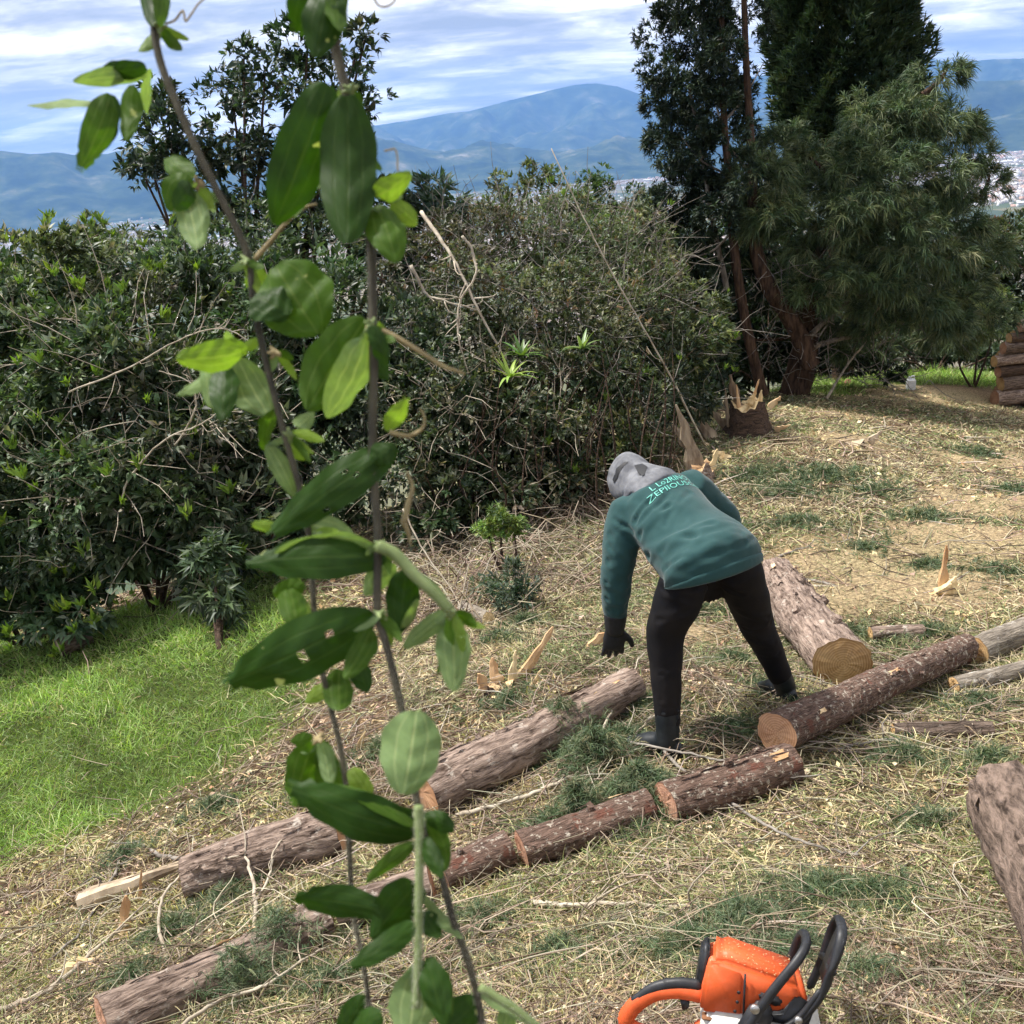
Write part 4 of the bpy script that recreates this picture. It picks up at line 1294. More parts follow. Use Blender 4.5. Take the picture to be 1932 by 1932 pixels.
stump('low torn stump among orange splinters near the person\'s hand', 945, 1295, .09, .09, M_BARK_DARK, M_SPLIT,
      [(-.02, 0, .03, -.04, .03, .16, .06, M_SPLIT), (.06, 0, .02, .1, .02, .2, .04, M_SPLIT_PALE), (-.09, -.02, 0, -.11, -.02, .1, .06, M_SPLIT)])
stump('small round brown stump behind the vine leaves', 845, 1322, .06, .07, M_BARK_DARK, M_BARK_PINK, [])
GSP = 'split wood pieces'
for (lab, bx, by, tx, ty, lift, w, m_) in [
        ('upright orange splinter pointing up left of the person\'s hand', 985, 1275, 1042, 1182, .20, .06, M_SPLIT),
        ('weathered split slab leaning at the brush edge, leftmost of three', 1312, 862, 1268, 800, .5, .13, M_SPLIT_GREY),
        ('weathered split slab leaning at the brush edge, middle of three', 1345, 828, 1305, 768, .5, .14, M_SPLIT_GREY),
        ('weathered split slab leaning at the brush edge, rightmost of three', 1382, 815, 1332, 768, .4, .12, M_SPLIT_GREY),
        ('pale yellow split chunk below the leaning slabs', 1372, 868, 1345, 850, .1, .11, M_SPLIT_PALE),
        ('bright splintered chunk standing left of the vine', 232, 1760, 240, 1690, .12, .06, M_SPLIT),
        ('thin upright splinter beside the bright chunk', 262, 1700, 266, 1640, .11, .018, M_SPLIT),
        ('flat pale wood flake on the soil at the lower left', 130, 1838, 190, 1812, .02, .09, M_SPLIT_PALE),
        ('pale flat flake lying right of the small stump', 1820, 1165, 1860, 1160, .02, .07, M_SPLIT_PALE),
        ('pale splinter lying beside the vine above the thick log', 690, 1358, 745, 1368, .02, .03, M_SPLIT_PALE),
        ('short pale splinter pair beside the lower vine', 672, 1420, 690, 1380, .05, .03, M_SPLIT_PALE),
        ('orange torn wood under the near end of the thick brown log', 830, 1530, 900, 1490, .02, .1, M_SPLIT),
        ('orange torn wood between the log halves left of the vine', 590, 1625, 640, 1600, .05, .07, M_SPLIT),
        ('pale chip standing near the orange splinter', 1000, 1300, 1022, 1262, .08, .03, M_SPLIT_PALE),
        ('orange wood chunk under the person\'s arm on the log', 1110, 1225, 1150, 1190, .05, .07, M_SPLIT)]:
    b_ = G(bx, by)
    if lift > 0.04:
        t_ = W(tx, ty, project(b_)[2] - lift * 0.2)
    else:
        t_ = G(tx, ty, .02)
    splinter('wood_splinter', lab, b_ - [0, 0, .01], t_, w, w * .45, m_, GSP)
# weathered split trunk half left of the slanted cut log
g0, g1 = gl(150, 1705, .05), gl(345, 1635, .06)
root = thing('split_log', 'weathered grey half log lying left of the slanted orange cut', 'log', g0, GL)
for off, w, m_ in ((0.05, .07, M_SPLIT_GREY), (-.01, .05, M_BARK_DARK), (-.06, .06, M_SPLIT_GREY)):
    splinter('slab', None, g0 + [off * .6, -off, off * .6], g1 + [off * .6, -off, off * .6 + .01], w, w * .7, m_, parent=root, jag=.15)


# ------------------------------------------------------------------ fallen branches
def branch(label, px_pts, r, mat, lift=0.02, group='fallen branches on the clearing', forks=3, name='fallen_branch', depths=None):
    if depths:
        pts = [WY(p[0], p[1], d) for p, d in zip(px_pts, depths)]
    else:
        lf = lift if isinstance(lift, (list, tuple)) else [lift] * len(px_pts)
        pts = [G(*p, 0) for p in px_pts]
        pts = [W(p[0], p[1], project(q)[2] - l_ * 1.6) for p, q, l_ in zip(px_pts, pts, lf)]
    n = 7 * (len(pts) - 1) + 1
    sp_ = spline(pts, n)
    sp_[1:-1] += rng.normal(0, min(r * 0.3, .003), (n - 2, 3))
    root = thing(name, label, 'branch', pts[0], group)
    V, Fl = tube(sp_, np.linspace(r, r * 0.45, n), 7, True, 0.1)
    part('stem', V, Fl, mat, root)
    for q in range(forks):
        i_ = rng.integers(n // 4, n - 1)
        t_ = nrm(sp_[i_] - sp_[i_ - 1])
        d_ = nrm(t_ + rdir(1)[0] * 0.8 + [0, 0, 0.25])
        l_ = rng.uniform(6, 16) * r + 0.05
        e_ = sp_[i_] + d_ * l_
        V, Fl = tube(spline([sp_[i_], sp_[i_] + d_ * l_ * .5 + rng.normal(0, .15 * l_, 3), e_], 6), np.linspace(r * .45, r * .15, 6), 5, True)
        part('side_twig', V, Fl, mat, root)
    return root


branch('yellowish bent branch entering at the lower left corner', [(-20, 1915), (60, 1885), (110, 1855), (180, 1790), (240, 1745), (310, 1690)], .012, M_TWIG_PALE, [.06, .06, .06, .06, .05, .03], forks=4)
branch('dark hooked branch over the weathered half log', [(345, 1622), (300, 1612), (262, 1592), (232, 1600), (215, 1650), (185, 1700), (150, 1760), (95, 1810)], .011, M_TWIG, .05, forks=3)
branch('long grey branch between the two rows of logs', [(860, 1540), (960, 1512), (1040, 1482), (1100, 1450), (1190, 1392), (1230, 1350)], .011, M_TWIG_PALE, .06)
branch('straight pale branch on the straw in front of the logs', [(1005, 1702), (1060, 1708), (1150, 1705), (1240, 1708), (1330, 1712)], .010, M_TWIG_PALE, .02, forks=2)
branch('long thin branch running from the boot over the log to the straw', [(1235, 1400), (1300, 1462), (1380, 1515), (1470, 1570), (1560, 1600), (1620, 1612)], .008, M_TWIG, .06)
branch('pale forked twig in front of the person\'s rear hand', [(1130, 1390), (1160, 1330), (1190, 1285), (1205, 1240)], .007, M_TWIG_PALE, [.1, .12, .16, .22], forks=4)
branch('dark curved branch behind the tan ended log', [(1478, 1092), (1545, 1098), (1600, 1112), (1690, 1122), (1780, 1105), (1842, 1072)], .013, M_TWIG, .03)
branch('pale straight branch behind the tan ended log', [(1500, 1105), (1600, 1106), (1720, 1090), (1830, 1080)], .013, M_TWIG_PALE, .02, forks=1)
branch('thin dark branch lying over the orange ended log', [(1190, 1400), (1290, 1420), (1380, 1440), (1470, 1465), (1560, 1462)], .006, M_TWIG, .1, forks=2)
branch('leaning pole against the dark growth by the pine', [(1560, 752), (1598, 690), (1640, 640), (1695, 598)], .022, M_TWIG_PALE, depths=[14.6, 15.2, 15.6, 16], forks=1)
branch('long thin pole leaning through the centre brush', [(1330, 840), (1260, 700), (1180, 560), (1110, 430), (1040, 280)], .011, M_TWIG_PALE, depths=[10.2, 10.1, 10.1, 10.2, 10.4], forks=2)
branch('bare grey branch hanging in the centre brush', [(872, 445), (890, 470), (897, 520), (868, 570), (866, 640), (884, 705)], .014, M_TWIG_PALE, depths=[9.6, 9.6, 9.5, 9.5, 9.4, 9.4], forks=6)
branch('lichen grey limb rising from the centre brush', [(795, 400), (830, 450), (862, 500), (905, 590), (960, 690)], .022, M_TWIG_PALE, depths=[11, 10.6, 10.4, 10.2, 10.1], forks=5)
branch('grey limb crossing low behind the right vine', [(775, 500), (805, 555), (830, 565), (900, 585)], .018, M_TWIG_PALE, depths=[10.2] * 4, forks=4)
branch('thin bowed stem hanging over the brush foot', [(760, 960), (800, 1040), (850, 1110), (885, 1180), (905, 1255)], .007, M_TWIG_PALE, depths=[7.2, 7.0, 6.8, 6.5, 6.2], forks=2)
branch('bent bare twig arching above the cut post end', [(870, 1145), (905, 1100), (935, 1040), (985, 1030), (1020, 1000)], .007, M_TWIG_PALE, depths=[6.9, 7, 7.1, 7.2, 7.3], forks=4)
branch('twisted bare twigs on the shaded thicket left of the vine', [(228, 950), (245, 900), (310, 830), (380, 800), (440, 760), (500, 745)], .010, M_TWIG_PALE, depths=[8.4] * 6, forks=9)
branch('bare twig fan above the lawn tree', [(330, 840), (356, 800), (370, 760), (356, 720), (300, 700)], .009, M_TWIG_PALE, depths=[8.5] * 5, forks=8)
branch('arching grey twig across the left thicket', [(130, 740), (250, 690), (340, 640), (420, 620), (480, 650)], .009, M_TWIG_PALE, depths=[8.7] * 5, forks=8)
branch('curved pale twig at the foot of the lichen log', [(1655, 1350), (1670, 1380), (1700, 1400), (1760, 1412), (1850, 1415)], .008, M_TWIG_PALE, .03, forks=2)
branch('dark twigs on the soil right of the orange ended log', [(1560, 1420), (1640, 1400), (1740, 1390), (1840, 1360), (1925, 1330)], .008, M_TWIG, .03, forks=5)
branch('pair of twigs running to the right edge beside the thin grey log', [(1700, 1290), (1780, 1310), (1850, 1300), (1930, 1275)], .008, M_TWIG, .06, forks=4)
branch('crooked stick on the slope behind the person', [(1325, 940), (1380, 925), (1430, 905), (1470, 890)], .012, M_TWIG_PALE, .02, forks=1)
branch('forked dry stick in the middle of the far clearing', [(1540, 1000), (1580, 980), (1620, 960), (1650, 940)], .010, M_TWIG_PALE, .04, forks=3)
branch('long dark stick lying below the forked dry stick', [(1460, 1055), (1510, 1035), (1570, 1025), (1640, 1010)], .010, M_TWIG, .03, forks=3)
branch('thin standing shoot left of the person\'s log', [(470, 1715), (505, 1660), (520, 1600), (560, 1560), (600, 1500)], .006, M_TWIG_PALE, [.0, .1, .2, .2, .25], forks=3)
branch('pale forked shoot standing between the left logs', [(478, 1760), (482, 1690), (468, 1630), (455, 1590)], .010, M_TWIG_PALE, [.0, .1, .18, .22], forks=3)
branch('curved bare shoot arching left of the lower vine', [(315, 1820), (300, 1740), (315, 1680), (380, 1630), (450, 1615)], .008, M_TWIG_PALE, [.0, .1, .2, .26, .26], forks=3)
branch('thin twig along the lower left log', [(330, 1945), (420, 1885), (500, 1860), (590, 1800), (660, 1770)], .007, M_TWIG_PALE, [.1, .12, .1, .08, .04], forks=3)
_sticks = [(1050, 1652, 1.0, .3), (1120, 1760, .3, .35), (1290, 1650, 2.2, .3), (1460, 1640, .5, .4), (1600, 1560, 2.6, .35), (1700, 1640, .9, .3), (1790, 1760, 2.0, .35), (1860, 1880, .4, .3),
           (1440, 990, .2, .6), (1580, 1080, 2.7, .5), (1700, 1030, .4, .6), (1790, 920, 2.9, .7), (1850, 1090, .6, .6), (1880, 990, 2.4, .6), (600, 1450, .8, .5), (760, 1300, .3, .5)]
_stick_at = ['just right of the lower vine', 'between the vine and the chainsaw', 'in front of the lichen flecked log', 'in the straw above the chainsaw', 'in the straw below the thin grey log', 'between the thin grey log and the right edge log', 'left of the right edge log', 'at the lower right corner',
             'on the slope right of the person', 'behind the tan ended log', 'on the sawdust left of the small pale stump', 'on the far slope below the log pile', 'right of the small pale stump', 'on the sawdust near the right edge', 'at the lawn edge above the left log', 'beside the vine above the thick brown log']
for q, ((px_, py_, a_, l_), where) in enumerate(zip(_sticks, _stick_at)):
    g = G(px_, py_)
    e_ = onG(g[0] + l_ * math.cos(a_), g[1] + l_ * math.sin(a_), .02)
    md = onG((g[0] + e_[0]) / 2 + rng.normal(0, .03), (g[1] + e_[1]) / 2 + rng.normal(0, .03), .03)
    ex, ey, _ = project(e_); mx_, my_, _ = project(md)
    branch('loose broken stick ' + where, [(px_, py_), (mx_, my_), (ex, ey)], rng.uniform(.003, .007), M_TWIG if q % 2 else M_TWIG_PALE, .012, 'loose broken sticks', 2, 'stick')

# white plastic jug in the far grass
g = G(1718, 736)
t = thing('plastic_jug', 'white plastic jug standing in the grass beyond the sawdust', 'jug', g)
mj = simple('white_plastic', (0.62, 0.66, 0.72), (0.78, 0.8, 0.84), 20, 0.4)
bm = bmesh.new()
bmesh.ops.create_cube(bm, size=1)
bmesh.ops.scale(bm, vec=(.15, .11, .2), verts=bm.verts)
bmesh.ops.bevel(bm, geom=bm.edges[:], offset=.02, segments=3, affect='EDGES')
bmesh.ops.translate(bm, vec=(0, 0, .1), verts=bm.verts)
me = bpy.data.meshes.new('body'); bm.to_mesh(me); bm.free()
obj('body', me, mj, t)
V, Fl = tube([(-.03, 0, .195), (-.03, 0, .225), (-.03, 0, .235)], [.022, .022, .02], 12); obj('cap', np_mesh('cap', V, Fl), mj, t)
V, Fl = tube(spline([(.05, 0, .19), (.055, 0, .24), (.01, 0, .245), (-.005, 0, .195)], 12), .011, 8); obj('handle', np_mesh('handle', V, Fl), mj, t)
V, Fl = tube([(0, -.056, .06), (0, -.058, .061), (0, -.058, .14), (0, -.056, .141)], [.03] * 4, 4)


# ------------------------------------------------------------------ the bending person
def ringloft(rings, sides=22):
    """rings: [(centre, axisA*ra, axisB*rb)] -> closed loft"""
    th = np.linspace(0, 2 * np.pi, sides, endpoint=False)
    V = []
    for c, a_, b_ in rings:
        V.append(np.asarray(c) + np.cos(th)[:, None] * np.asarray(a_) + np.sin(th)[:, None] * np.asarray(b_))
    n = len(V)
    V = np.vstack(V)
    Fl = [(i_ * sides + j_, i_ * sides + (j_ + 1) % sides, (i_ + 1) * sides + (j_ + 1) % sides, (i_ + 1) * sides + j_) for i_ in range(n - 1) for j_ in range(sides)]
    Fl += [tuple(range(sides))[::-1], tuple((n - 1) * sides + j_ for j_ in range(sides))]
    return V, Fl


def limb(pts, radii, n=14, sides=16, flat=1.0):
    """round capped tapering limb"""
    sp_ = spline(pts, n)
    rr2 = np.interp(np.linspace(0, 1, n), np.linspace(0, 1, len(radii)), radii)
    t_, a_, b_ = frames(sp_)
    rings = [(sp_[0] - t_[0] * rr2[0] * .6, a_[0] * rr2[0] * .5, b_[0] * rr2[0] * .5 * flat)]
    rings += [(c, a2 * r2, b2 * r2 * flat) for c, a2, b2, r2 in zip(sp_, a_, b_, rr2)]
    rings += [(sp_[-1] + t_[-1] * rr2[-1] * .6, a_[-1] * rr2[-1] * .5, b_[-1] * rr2[-1] * .5 * flat)]
    return ringloft(rings, sides)


def fuse(name, pieces, voxel=0.011, smooth=6, fac=0.5):
    """weld overlapping closed pieces into one continuous skin"""
    V, Fl = mergel(pieces)
    me = np_mesh(name + '_src', V, Fl)
    bm = bmesh.new(); bm.from_mesh(me)
    bmesh.ops.recalc_face_normals(bm, faces=bm.faces[:])
    bm.to_mesh(me); bm.free()
    tmp = bpy.data.objects.new('tmp', me)
    COL.objects.link(tmp)
    md = tmp.modifiers.new('r', 'REMESH'); md.mode = 'VOXEL'; md.voxel_size = voxel
    ms_ = tmp.modifiers.new('s', 'SMOOTH'); ms_.iterations = smooth; ms_.factor = fac
    dg = bpy.context.evaluated_depsgraph_get()
    me2 = bpy.data.meshes.new_from_object(tmp.evaluated_get(dg))
    me2.name = name
    bpy.data.objects.remove(tmp); bpy.data.meshes.remove(me)
    me2.polygons.foreach_set('use_smooth', np.ones(len(me2.polygons), bool))
    return me2


def on_mesh(me, segs2):
    """fold lines given in the picture, laid on the cloth they are seen on"""
    cc = np.empty(len(me.vertices) * 3); me.vertices.foreach_get('co', cc); cc = cc.reshape(-1, 3)
    bvt = BVHTree.FromPolygons([Vector(c) for c in cc], [tuple(q.vertices) for q in me.polygons])
    out_ = []
    for x0_, y0_, x1_, y1_, dep_, w_ in segs2:
        pq = [bvt.ray_cast(Vector(CAM), Vector(nrm(ray(x_, y_))))[0] for x_, y_ in ((x0_, y0_), (x1_, y1_))]
        if pq[0] is not None and pq[1] is not None:
            out_.append((np.array(pq[0]), np.array(pq[1]), dep_, w_))
    return out_


def crease(me, segs, noise=0.0, nscale=30.0):
    """press cloth folds along 3-D segments [(p, q, depth, width)] (depth < 0 raises)"""
    n = len(me.vertices)
    co = np.empty(n * 3); me.vertices.foreach_get('co', co); co = co.reshape(-1, 3)
    no = np.empty(n * 3); me.vertices.foreach_get('normal', no); no = no.reshape(-1, 3)
    d = np.zeros(n)
    for p, q, dep, w in segs:
        p, q = np.asarray(p), np.asarray(q)
        v = q - p
        t_ = np.clip(((co - p) @ v) / (v @ v), 0, 1)
        ds = np.linalg.norm(co - p - t_[:, None] * v, axis=1)
        fade = np.sin(np.pi * np.clip(t_, .04, .96)) ** .5
        d += fade * (-dep * np.exp(-(ds / w) ** 2) + 0.6 * dep * np.exp(-((ds - 1.7 * w) / w) ** 2))
    if noise:
        d += noise * (np.sin(co[:, 0] * nscale + 3 * np.sin(co[:, 2] * nscale * .7)) * np.sin(co[:, 2] * nscale * .8 + co[:, 1] * nscale * .6))
    me.vertices.foreach_set('co', (co + no * d[:, None]).ravel())
    me.update()


J = {k: W(*v) for k, v in dict(
    ankL=(1260, 1392, 4.50), kneeL=(1256, 1200, 4.42), hipL=(1296, 1082, 4.27),
    ankR=(1482, 1296, 4.98), kneeR=(1426, 1172, 4.72), hipR=(1384, 1050, 4.37),
    pelvis=(1336, 1046, 4.28), neck=(1226, 926, 4.58), shL=(1182, 966, 4.50), shR=(1306, 916, 4.70), head=(1192, 908, 4.70),
    elbL=(1163, 1082, 4.55), wriL=(1160, 1182, 4.66), hanL=(1158, 1216, 4.70),
    elbR=(1372, 985, 4.82), wriR=(1345, 1080, 4.95), hanR=(1335, 1118, 5.0)).items()}
pbase = (J['ankL'] + J['ankR']) / 2
pbase[2] = HG(pbase[0], pbase[1])[0]
person = thing('person', 'person in a teal hooded top and black trousers bending over the logs', 'person', pbase)
LAT = nrm(J['shR'] - J['shL'])
SPN = nrm(J['neck'] - J['pelvis'])
BACK = nrm(np.cross(LAT, SPN))
if BACK[2] < 0:
    BACK = -BACK
M_TEAL, ns, ls, b = newmat('teal_fleece')
v = coords(ns, ls, 'Object')
ls.new(ramp(ns, ls, noisetex(ns, ls, v, 7, 6), [(0.35, (0.014, 0.052, 0.053)), (0.65, (0.024, 0.070, 0.070))]), b.inputs['Base Color'])
b.inputs['Roughness'].default_value = 0.85; b.inputs['Sheen Weight'].default_value = 0.15; b.inputs['Specular IOR Level'].default_value = 0.2
bump(ns, ls, b, noisetex(ns, ls, v, 260, 3), 0.35, 0.002)
M_BLACKC = simple('black_cloth', (0.005, 0.005, 0.007), (0.015, 0.0125, 0.012), 6, 0.8, 0.3, 220, bdist=0.002, spec=0.2)
M_GREYC = simple('grey_hood', (0.09, 0.093, 0.105), (0.20, 0.205, 0.22), 16, 0.9, 0.4, 260, bdist=0.002, spec=0.15)
M_GLOVE = simple('black_glove', (0.008, 0.009, 0.011), (0.02, 0.02, 0.024), 30, 0.6, 0.3, 150, bdist=0.002)
M_BOOT = simple('rubber_boot', (0.008, 0.011, 0.014), (0.022, 0.026, 0.03), 20, 0.45, 0.1, 60)
M_SKIN = simple('skin', (0.28, 0.15, 0.10), (0.36, 0.2, 0.14), 20, 0.5)
M_TEXT = simple('print_turquoise', (0.09, 0.38, 0.32), (0.20, 0.60, 0.50), 60, 0.6)
M_SOLE = simple('boot_sole', (0.02, 0.018, 0.016), (0.06, 0.05, 0.04), 30, 0.9)


def pm(name, me, mat):
    n = len(me.vertices)
    co = np.empty(n * 3); me.vertices.foreach_get('co', co)
    me.vertices.foreach_set('co', (co.reshape(-1, 3) - pbase).ravel()); me.update()
    return obj(name, me, mat, person)


def along(a_, b_, f):
    return J[a_] + (J[b_] - J[a_]) * f


FACE = nrm(np.cross(SPN, LAT))
# body under the clothes: one continuous skin
hd = nrm(J['head'] - J['neck'])
body = fuse('body', [limb([J['pelvis'], along('pelvis', 'neck', .5), along('pelvis', 'neck', .95)], [.09, .11, .11]), limb([J['shL'], J['shR']], [.06, .08, .06]),
                     limb([J['neck'], J['head']], [.055, .055]), ringloft([(J['head'] + hd * z_, LAT * r_ * .075, np.cross(hd, LAT) * r_ * .095) for z_, r_ in ((-.1, .3), (-.08, .7), (-.03, .95), (.03, 1), (.08, .75), (.105, .3))]),
                     limb([J['hipL'], J['kneeL']], [.06, .05]), limb([J['kneeL'], J['ankL']], [.052, .038]), limb([J['hipR'], J['kneeR']], [.06, .05]), limb([J['kneeR'], J['ankR']], [.052, .038]),
                     limb([J['hipL'], J['hipR']], [.07, .07]), limb([J['shL'], J['elbL']], [.05, .042]), limb([J['elbL'], J['wriL']], [.04, .028]), limb([J['shR'], J['elbR']], [.05, .042]), limb([J['elbR'], J['wriR'], J['hanR']], [.04, .024, .014]),
                     limb([J['wriL'], J['hanL']], [.022, .014])], .012, 3)
pm('body', body, M_SKIN)

# trousers
hipmid = (J['hipL'] + J['hipR']) / 2
HL = nrm(J['hipR'] - J['hipL'])
HB_ = nrm(np.cross(HL, SPN))
HB_ = HB_ if HB_[2] > 0 else -HB_
waist = J['pelvis'] + SPN * .10
rings = [(waist, HL * .13, BACK * .09), (J['pelvis'], HL * .15, BACK * .11), (hipmid, HL * .17, HB_ * .135), (hipmid - HB_ * .01 + nrm((J['kneeL'] + J['kneeR']) / 2 - hipmid) * .1, HL * .19, HB_ * .14), (hipmid + nrm((J['kneeL'] + J['kneeR']) / 2 - hipmid) * .15, HL * .14, HB_ * .11)]
trous = fuse('trousers', [ringloft(rings), limb([along('hipL', 'kneeL', .1), along('hipL', 'kneeL', .5), J['kneeL'], along('kneeL', 'ankL', .45), along('kneeL', 'ankL', .86)], [.10, .102, .084, .066, .056], 20, 18),
                          limb([along('hipR', 'kneeR', .12), along('hipR', 'kneeR', .5), J['kneeR'], along('kneeR', 'ankR', .45), along('kneeR', 'ankR', .86)], [.105, .102, .083, .066, .055], 20, 18)], .011, 5)
sg = on_mesh(trous, [(1232, 1188, 1300, 1215, .014, .012), (1236, 1212, 1305, 1200, .012, .010), (1238, 1240, 1300, 1252, .010, .010), (1240, 1170, 1300, 1150, .010, .012), (1245, 1275, 1285, 1262, .008, .009), (1300, 1110, 1360, 1085, .010, .014), (1345, 1100, 1400, 1120, .010, .013), (1395, 1150, 1450, 1165, .012, .011), (1405, 1185, 1455, 1172, .012, .010), (1420, 1205, 1462, 1212, .010, .010), (1250, 1110, 1300, 1130, .009, .014), (1330, 1140, 1338, 1090, .012, .010), (1438, 1240, 1470, 1232, .008, .009), (1246, 1320, 1284, 1330, .008, .009), (1250, 1345, 1282, 1338, .008, .008)])
crease(trous, sg, .0035, 17)
pm('trousers', trous, M_BLACKC)

# hooded top: torso, sleeves
def trs(f, w, t_, off=0.0):
    c = J['pelvis'] + (J['neck'] - J['pelvis']) * f
    return (c + BACK * off, nrm(HL * (1 - f) + LAT * f) * w, BACK * t_)


LEG = nrm((J['kneeL'] + J['kneeR']) / 2 - hipmid)


def hring(a_, b_, w, t_, off=0.0):
    tn = nrm(-SPN * a_ + LEG * b_)
    bk = nrm(np.cross(HL, tn))
    bk = bk if bk @ BACK > 0 else -bk
    return (J['pelvis'] - SPN * a_ * .1 + LEG * b_ * .1 + bk * off - HL * .01, HL * w, bk * t_)


torso = [hring(.5, .66, .208, .16), hring(.5, .58, .226, .178), hring(.5, .3, .228, .18), hring(.35, .1, .232, .19, -.005), trs(.0, .216, .172, -.012), trs(.14, .212, .165, -.02), trs(.3, .203, .155, -.03), trs(.5, .20, .152, -.03), trs(.7, .20, .145, -.02), trs(.86, .195, .13, -.005), trs(.97, .15, .095, 0), trs(1.05, .08, .07, 0)]
slL = limb([J['shL'] + LAT * .03, along('shL', 'elbL', .35), J['elbL'], along('elbL', 'wriL', .5), along('elbL', 'wriL', .92)], [.098, .086, .074, .062, .047], 20, 18)
slR = limb([J['shR'] - LAT * .03, along('shR', 'elbR', .4), J['elbR'], along('elbR', 'wriR', .5), along('elbR', 'wriR', .92)], [.095, .082, .07, .06, .047], 20, 18)
top_ = fuse('hooded_top', [ringloft(torso, 28), slL, slR], .010, 5)
sg = on_mesh(top_, [(1208, 1012, 1262, 955, .020, .013), (1222, 1048, 1312, 1012, .026, .015), (1198, 985, 1232, 942, .016, .011), (1250, 1038, 1345, 990, .012, .014), (1255, 990, 1300, 930, .010, .013), (1275, 1058, 1370, 1015, .009, .016), (1300, 1012, 1390, 985, .008, .016), (1222, 1062, 1265, 1040, .020, .013),
                     (1290, 985, 1350, 945, .006, .014), (1310, 1040, 1400, 1005, .007, .015), (1240, 960, 1262, 930, .008, .012), (1330, 1055, 1405, 1025, .006, .014), (1255, 1075, 1300, 1050, .010, .012),
                     (1147, 1058, 1190, 1090, .012, .011), (1143, 1098, 1185, 1114, .012, .010), (1144, 1128, 1182, 1142, .012, .009), (1152, 1008, 1195, 1045, .011, .012), (1160, 980, 1195, 1005, .010, .011), (1147, 1150, 1178, 1160, .009, .008), (1150, 1030, 1180, 1062, .008, .010)])
crease(top_, sg, .0035, 21)
crease(top_, [], .0016, 47)
# hem band
me_top = top_
bv = BVHTree.FromObject  # noqa
hemr = [hring(.5, .67, .214, .165), hring(.5, .64, .229, .181), hring(.5, .45, .231, .183), hring(.5, .39, .218, .172)]
cuff = lambda a_, b_: limb([along(a_, b_, .84), along(a_, b_, .98)], [.05, .046], 8, 16)
co = np.array([v_.co for v_ in top_.vertices]); fcs = [tuple(p.vertices) for p in top_.polygons]
BV_TOP = BVHTree.FromPolygons([Vector(c) for c in co], fcs)
TOPO = pm('hooded_top', top_, M_TEAL)
V, Fl = ringloft(hemr, 40)
hem_me = fuse('hem_band', [(V, Fl)], .008, 3); pm('hem_band', hem_me, M_TEAL).parent = TOPO
for a_, b_ in (('elbL', 'wriL'), ('elbR', 'wriR')):
    pm('cuff', fuse('cuff', [cuff(a_, b_)], .007, 3), M_TEAL).parent = TOPO

# hood: shell over the head plus the collar roll
hup = nrm(J['head'] - J['neck'] + np.array([0, 0, .05]))
hb = nrm(np.cross(LAT, hup)); hb = hb if hb @ BACK > 0 else -hb
hood = [(J['neck'] - SPN * .07 + BACK * .045, LAT * .13, BACK * .085), (J['neck'] - SPN * .02 + BACK * .04, LAT * .13, BACK * .09), (J['neck'] + hup * .03 + hb * .02, LAT * .112, hb * .095), (J['head'] - hup * .03 + hb * .005, LAT * .108, hb * .118), (J['head'] + hup * .04, LAT * .105, hb * .122), (J['head'] + hup * .095, LAT * .085, hb * .1), (J['head'] + hup * .128, LAT * .04, hb * .05)]
roll = [J['neck'] + LAT * .13 * math.cos(a2) + (BACK * .075 + SPN * .02) * math.sin(a2) for a2 in np.linspace(-.3, math.pi + .3, 12)]
hood_me = fuse('hood', [ringloft(hood, 24), limb(roll, [.022, .03, .034, .03, .022], 24, 10)], .009, 4)
sg = [(W(1160, 930, 4.55), W(1180, 872, 4.6), .014, .010), (W(1215, 880, 4.5), W(1205, 915, 4.5), .010, .010), (W(1160, 965, 4.45), W(1240, 900, 4.5), .014, .012), (W(1150, 930, 4.5), W(1165, 915, 4.5), .01, .012)]
crease(hood_me, sg, .0025, 40)
pm('hood', hood_me, M_GREYC)
# two dark flat patches laid on the back of the hood
co = np.array([v_.co for v_ in hood_me.vertices]) + pbase
BV_HOOD = BVHTree.FromPolygons([Vector(c) for c in co], [tuple(p.vertices) for p in hood_me.polygons])


def stick(px_, py_, bvt, off=.003):
    d = Vector(nrm(ray(px_, py_)))
    h_ = bvt.ray_cast(Vector(CAM), d)
    return None if h_[0] is None else np.array(h_[0] + h_[1] * off * (1 if h_[1].dot(d) < 0 else -1))


for poly in ([(1197, 879), (1212, 876), (1222, 882), (1216, 896), (1212, 899), (1204, 892)], [(1157, 905), (1164, 884), (1178, 873), (1186, 872), (1174, 884), (1166, 900), (1160, 912)]):
    pts = [stick(x_, y_, BV_HOOD, .004) for x_, y_ in poly]
    if all(p is not None for p in pts):
        c = stick(*np.mean(poly, 0), BV_HOOD, .008)
        if c is not None:
            part('hood_patch', np.array([c] + pts), [(0, 1 + i_, 1 + (i_ + 1) % len(pts)) for i_ in range(len(pts))], M_GLOVE, person)

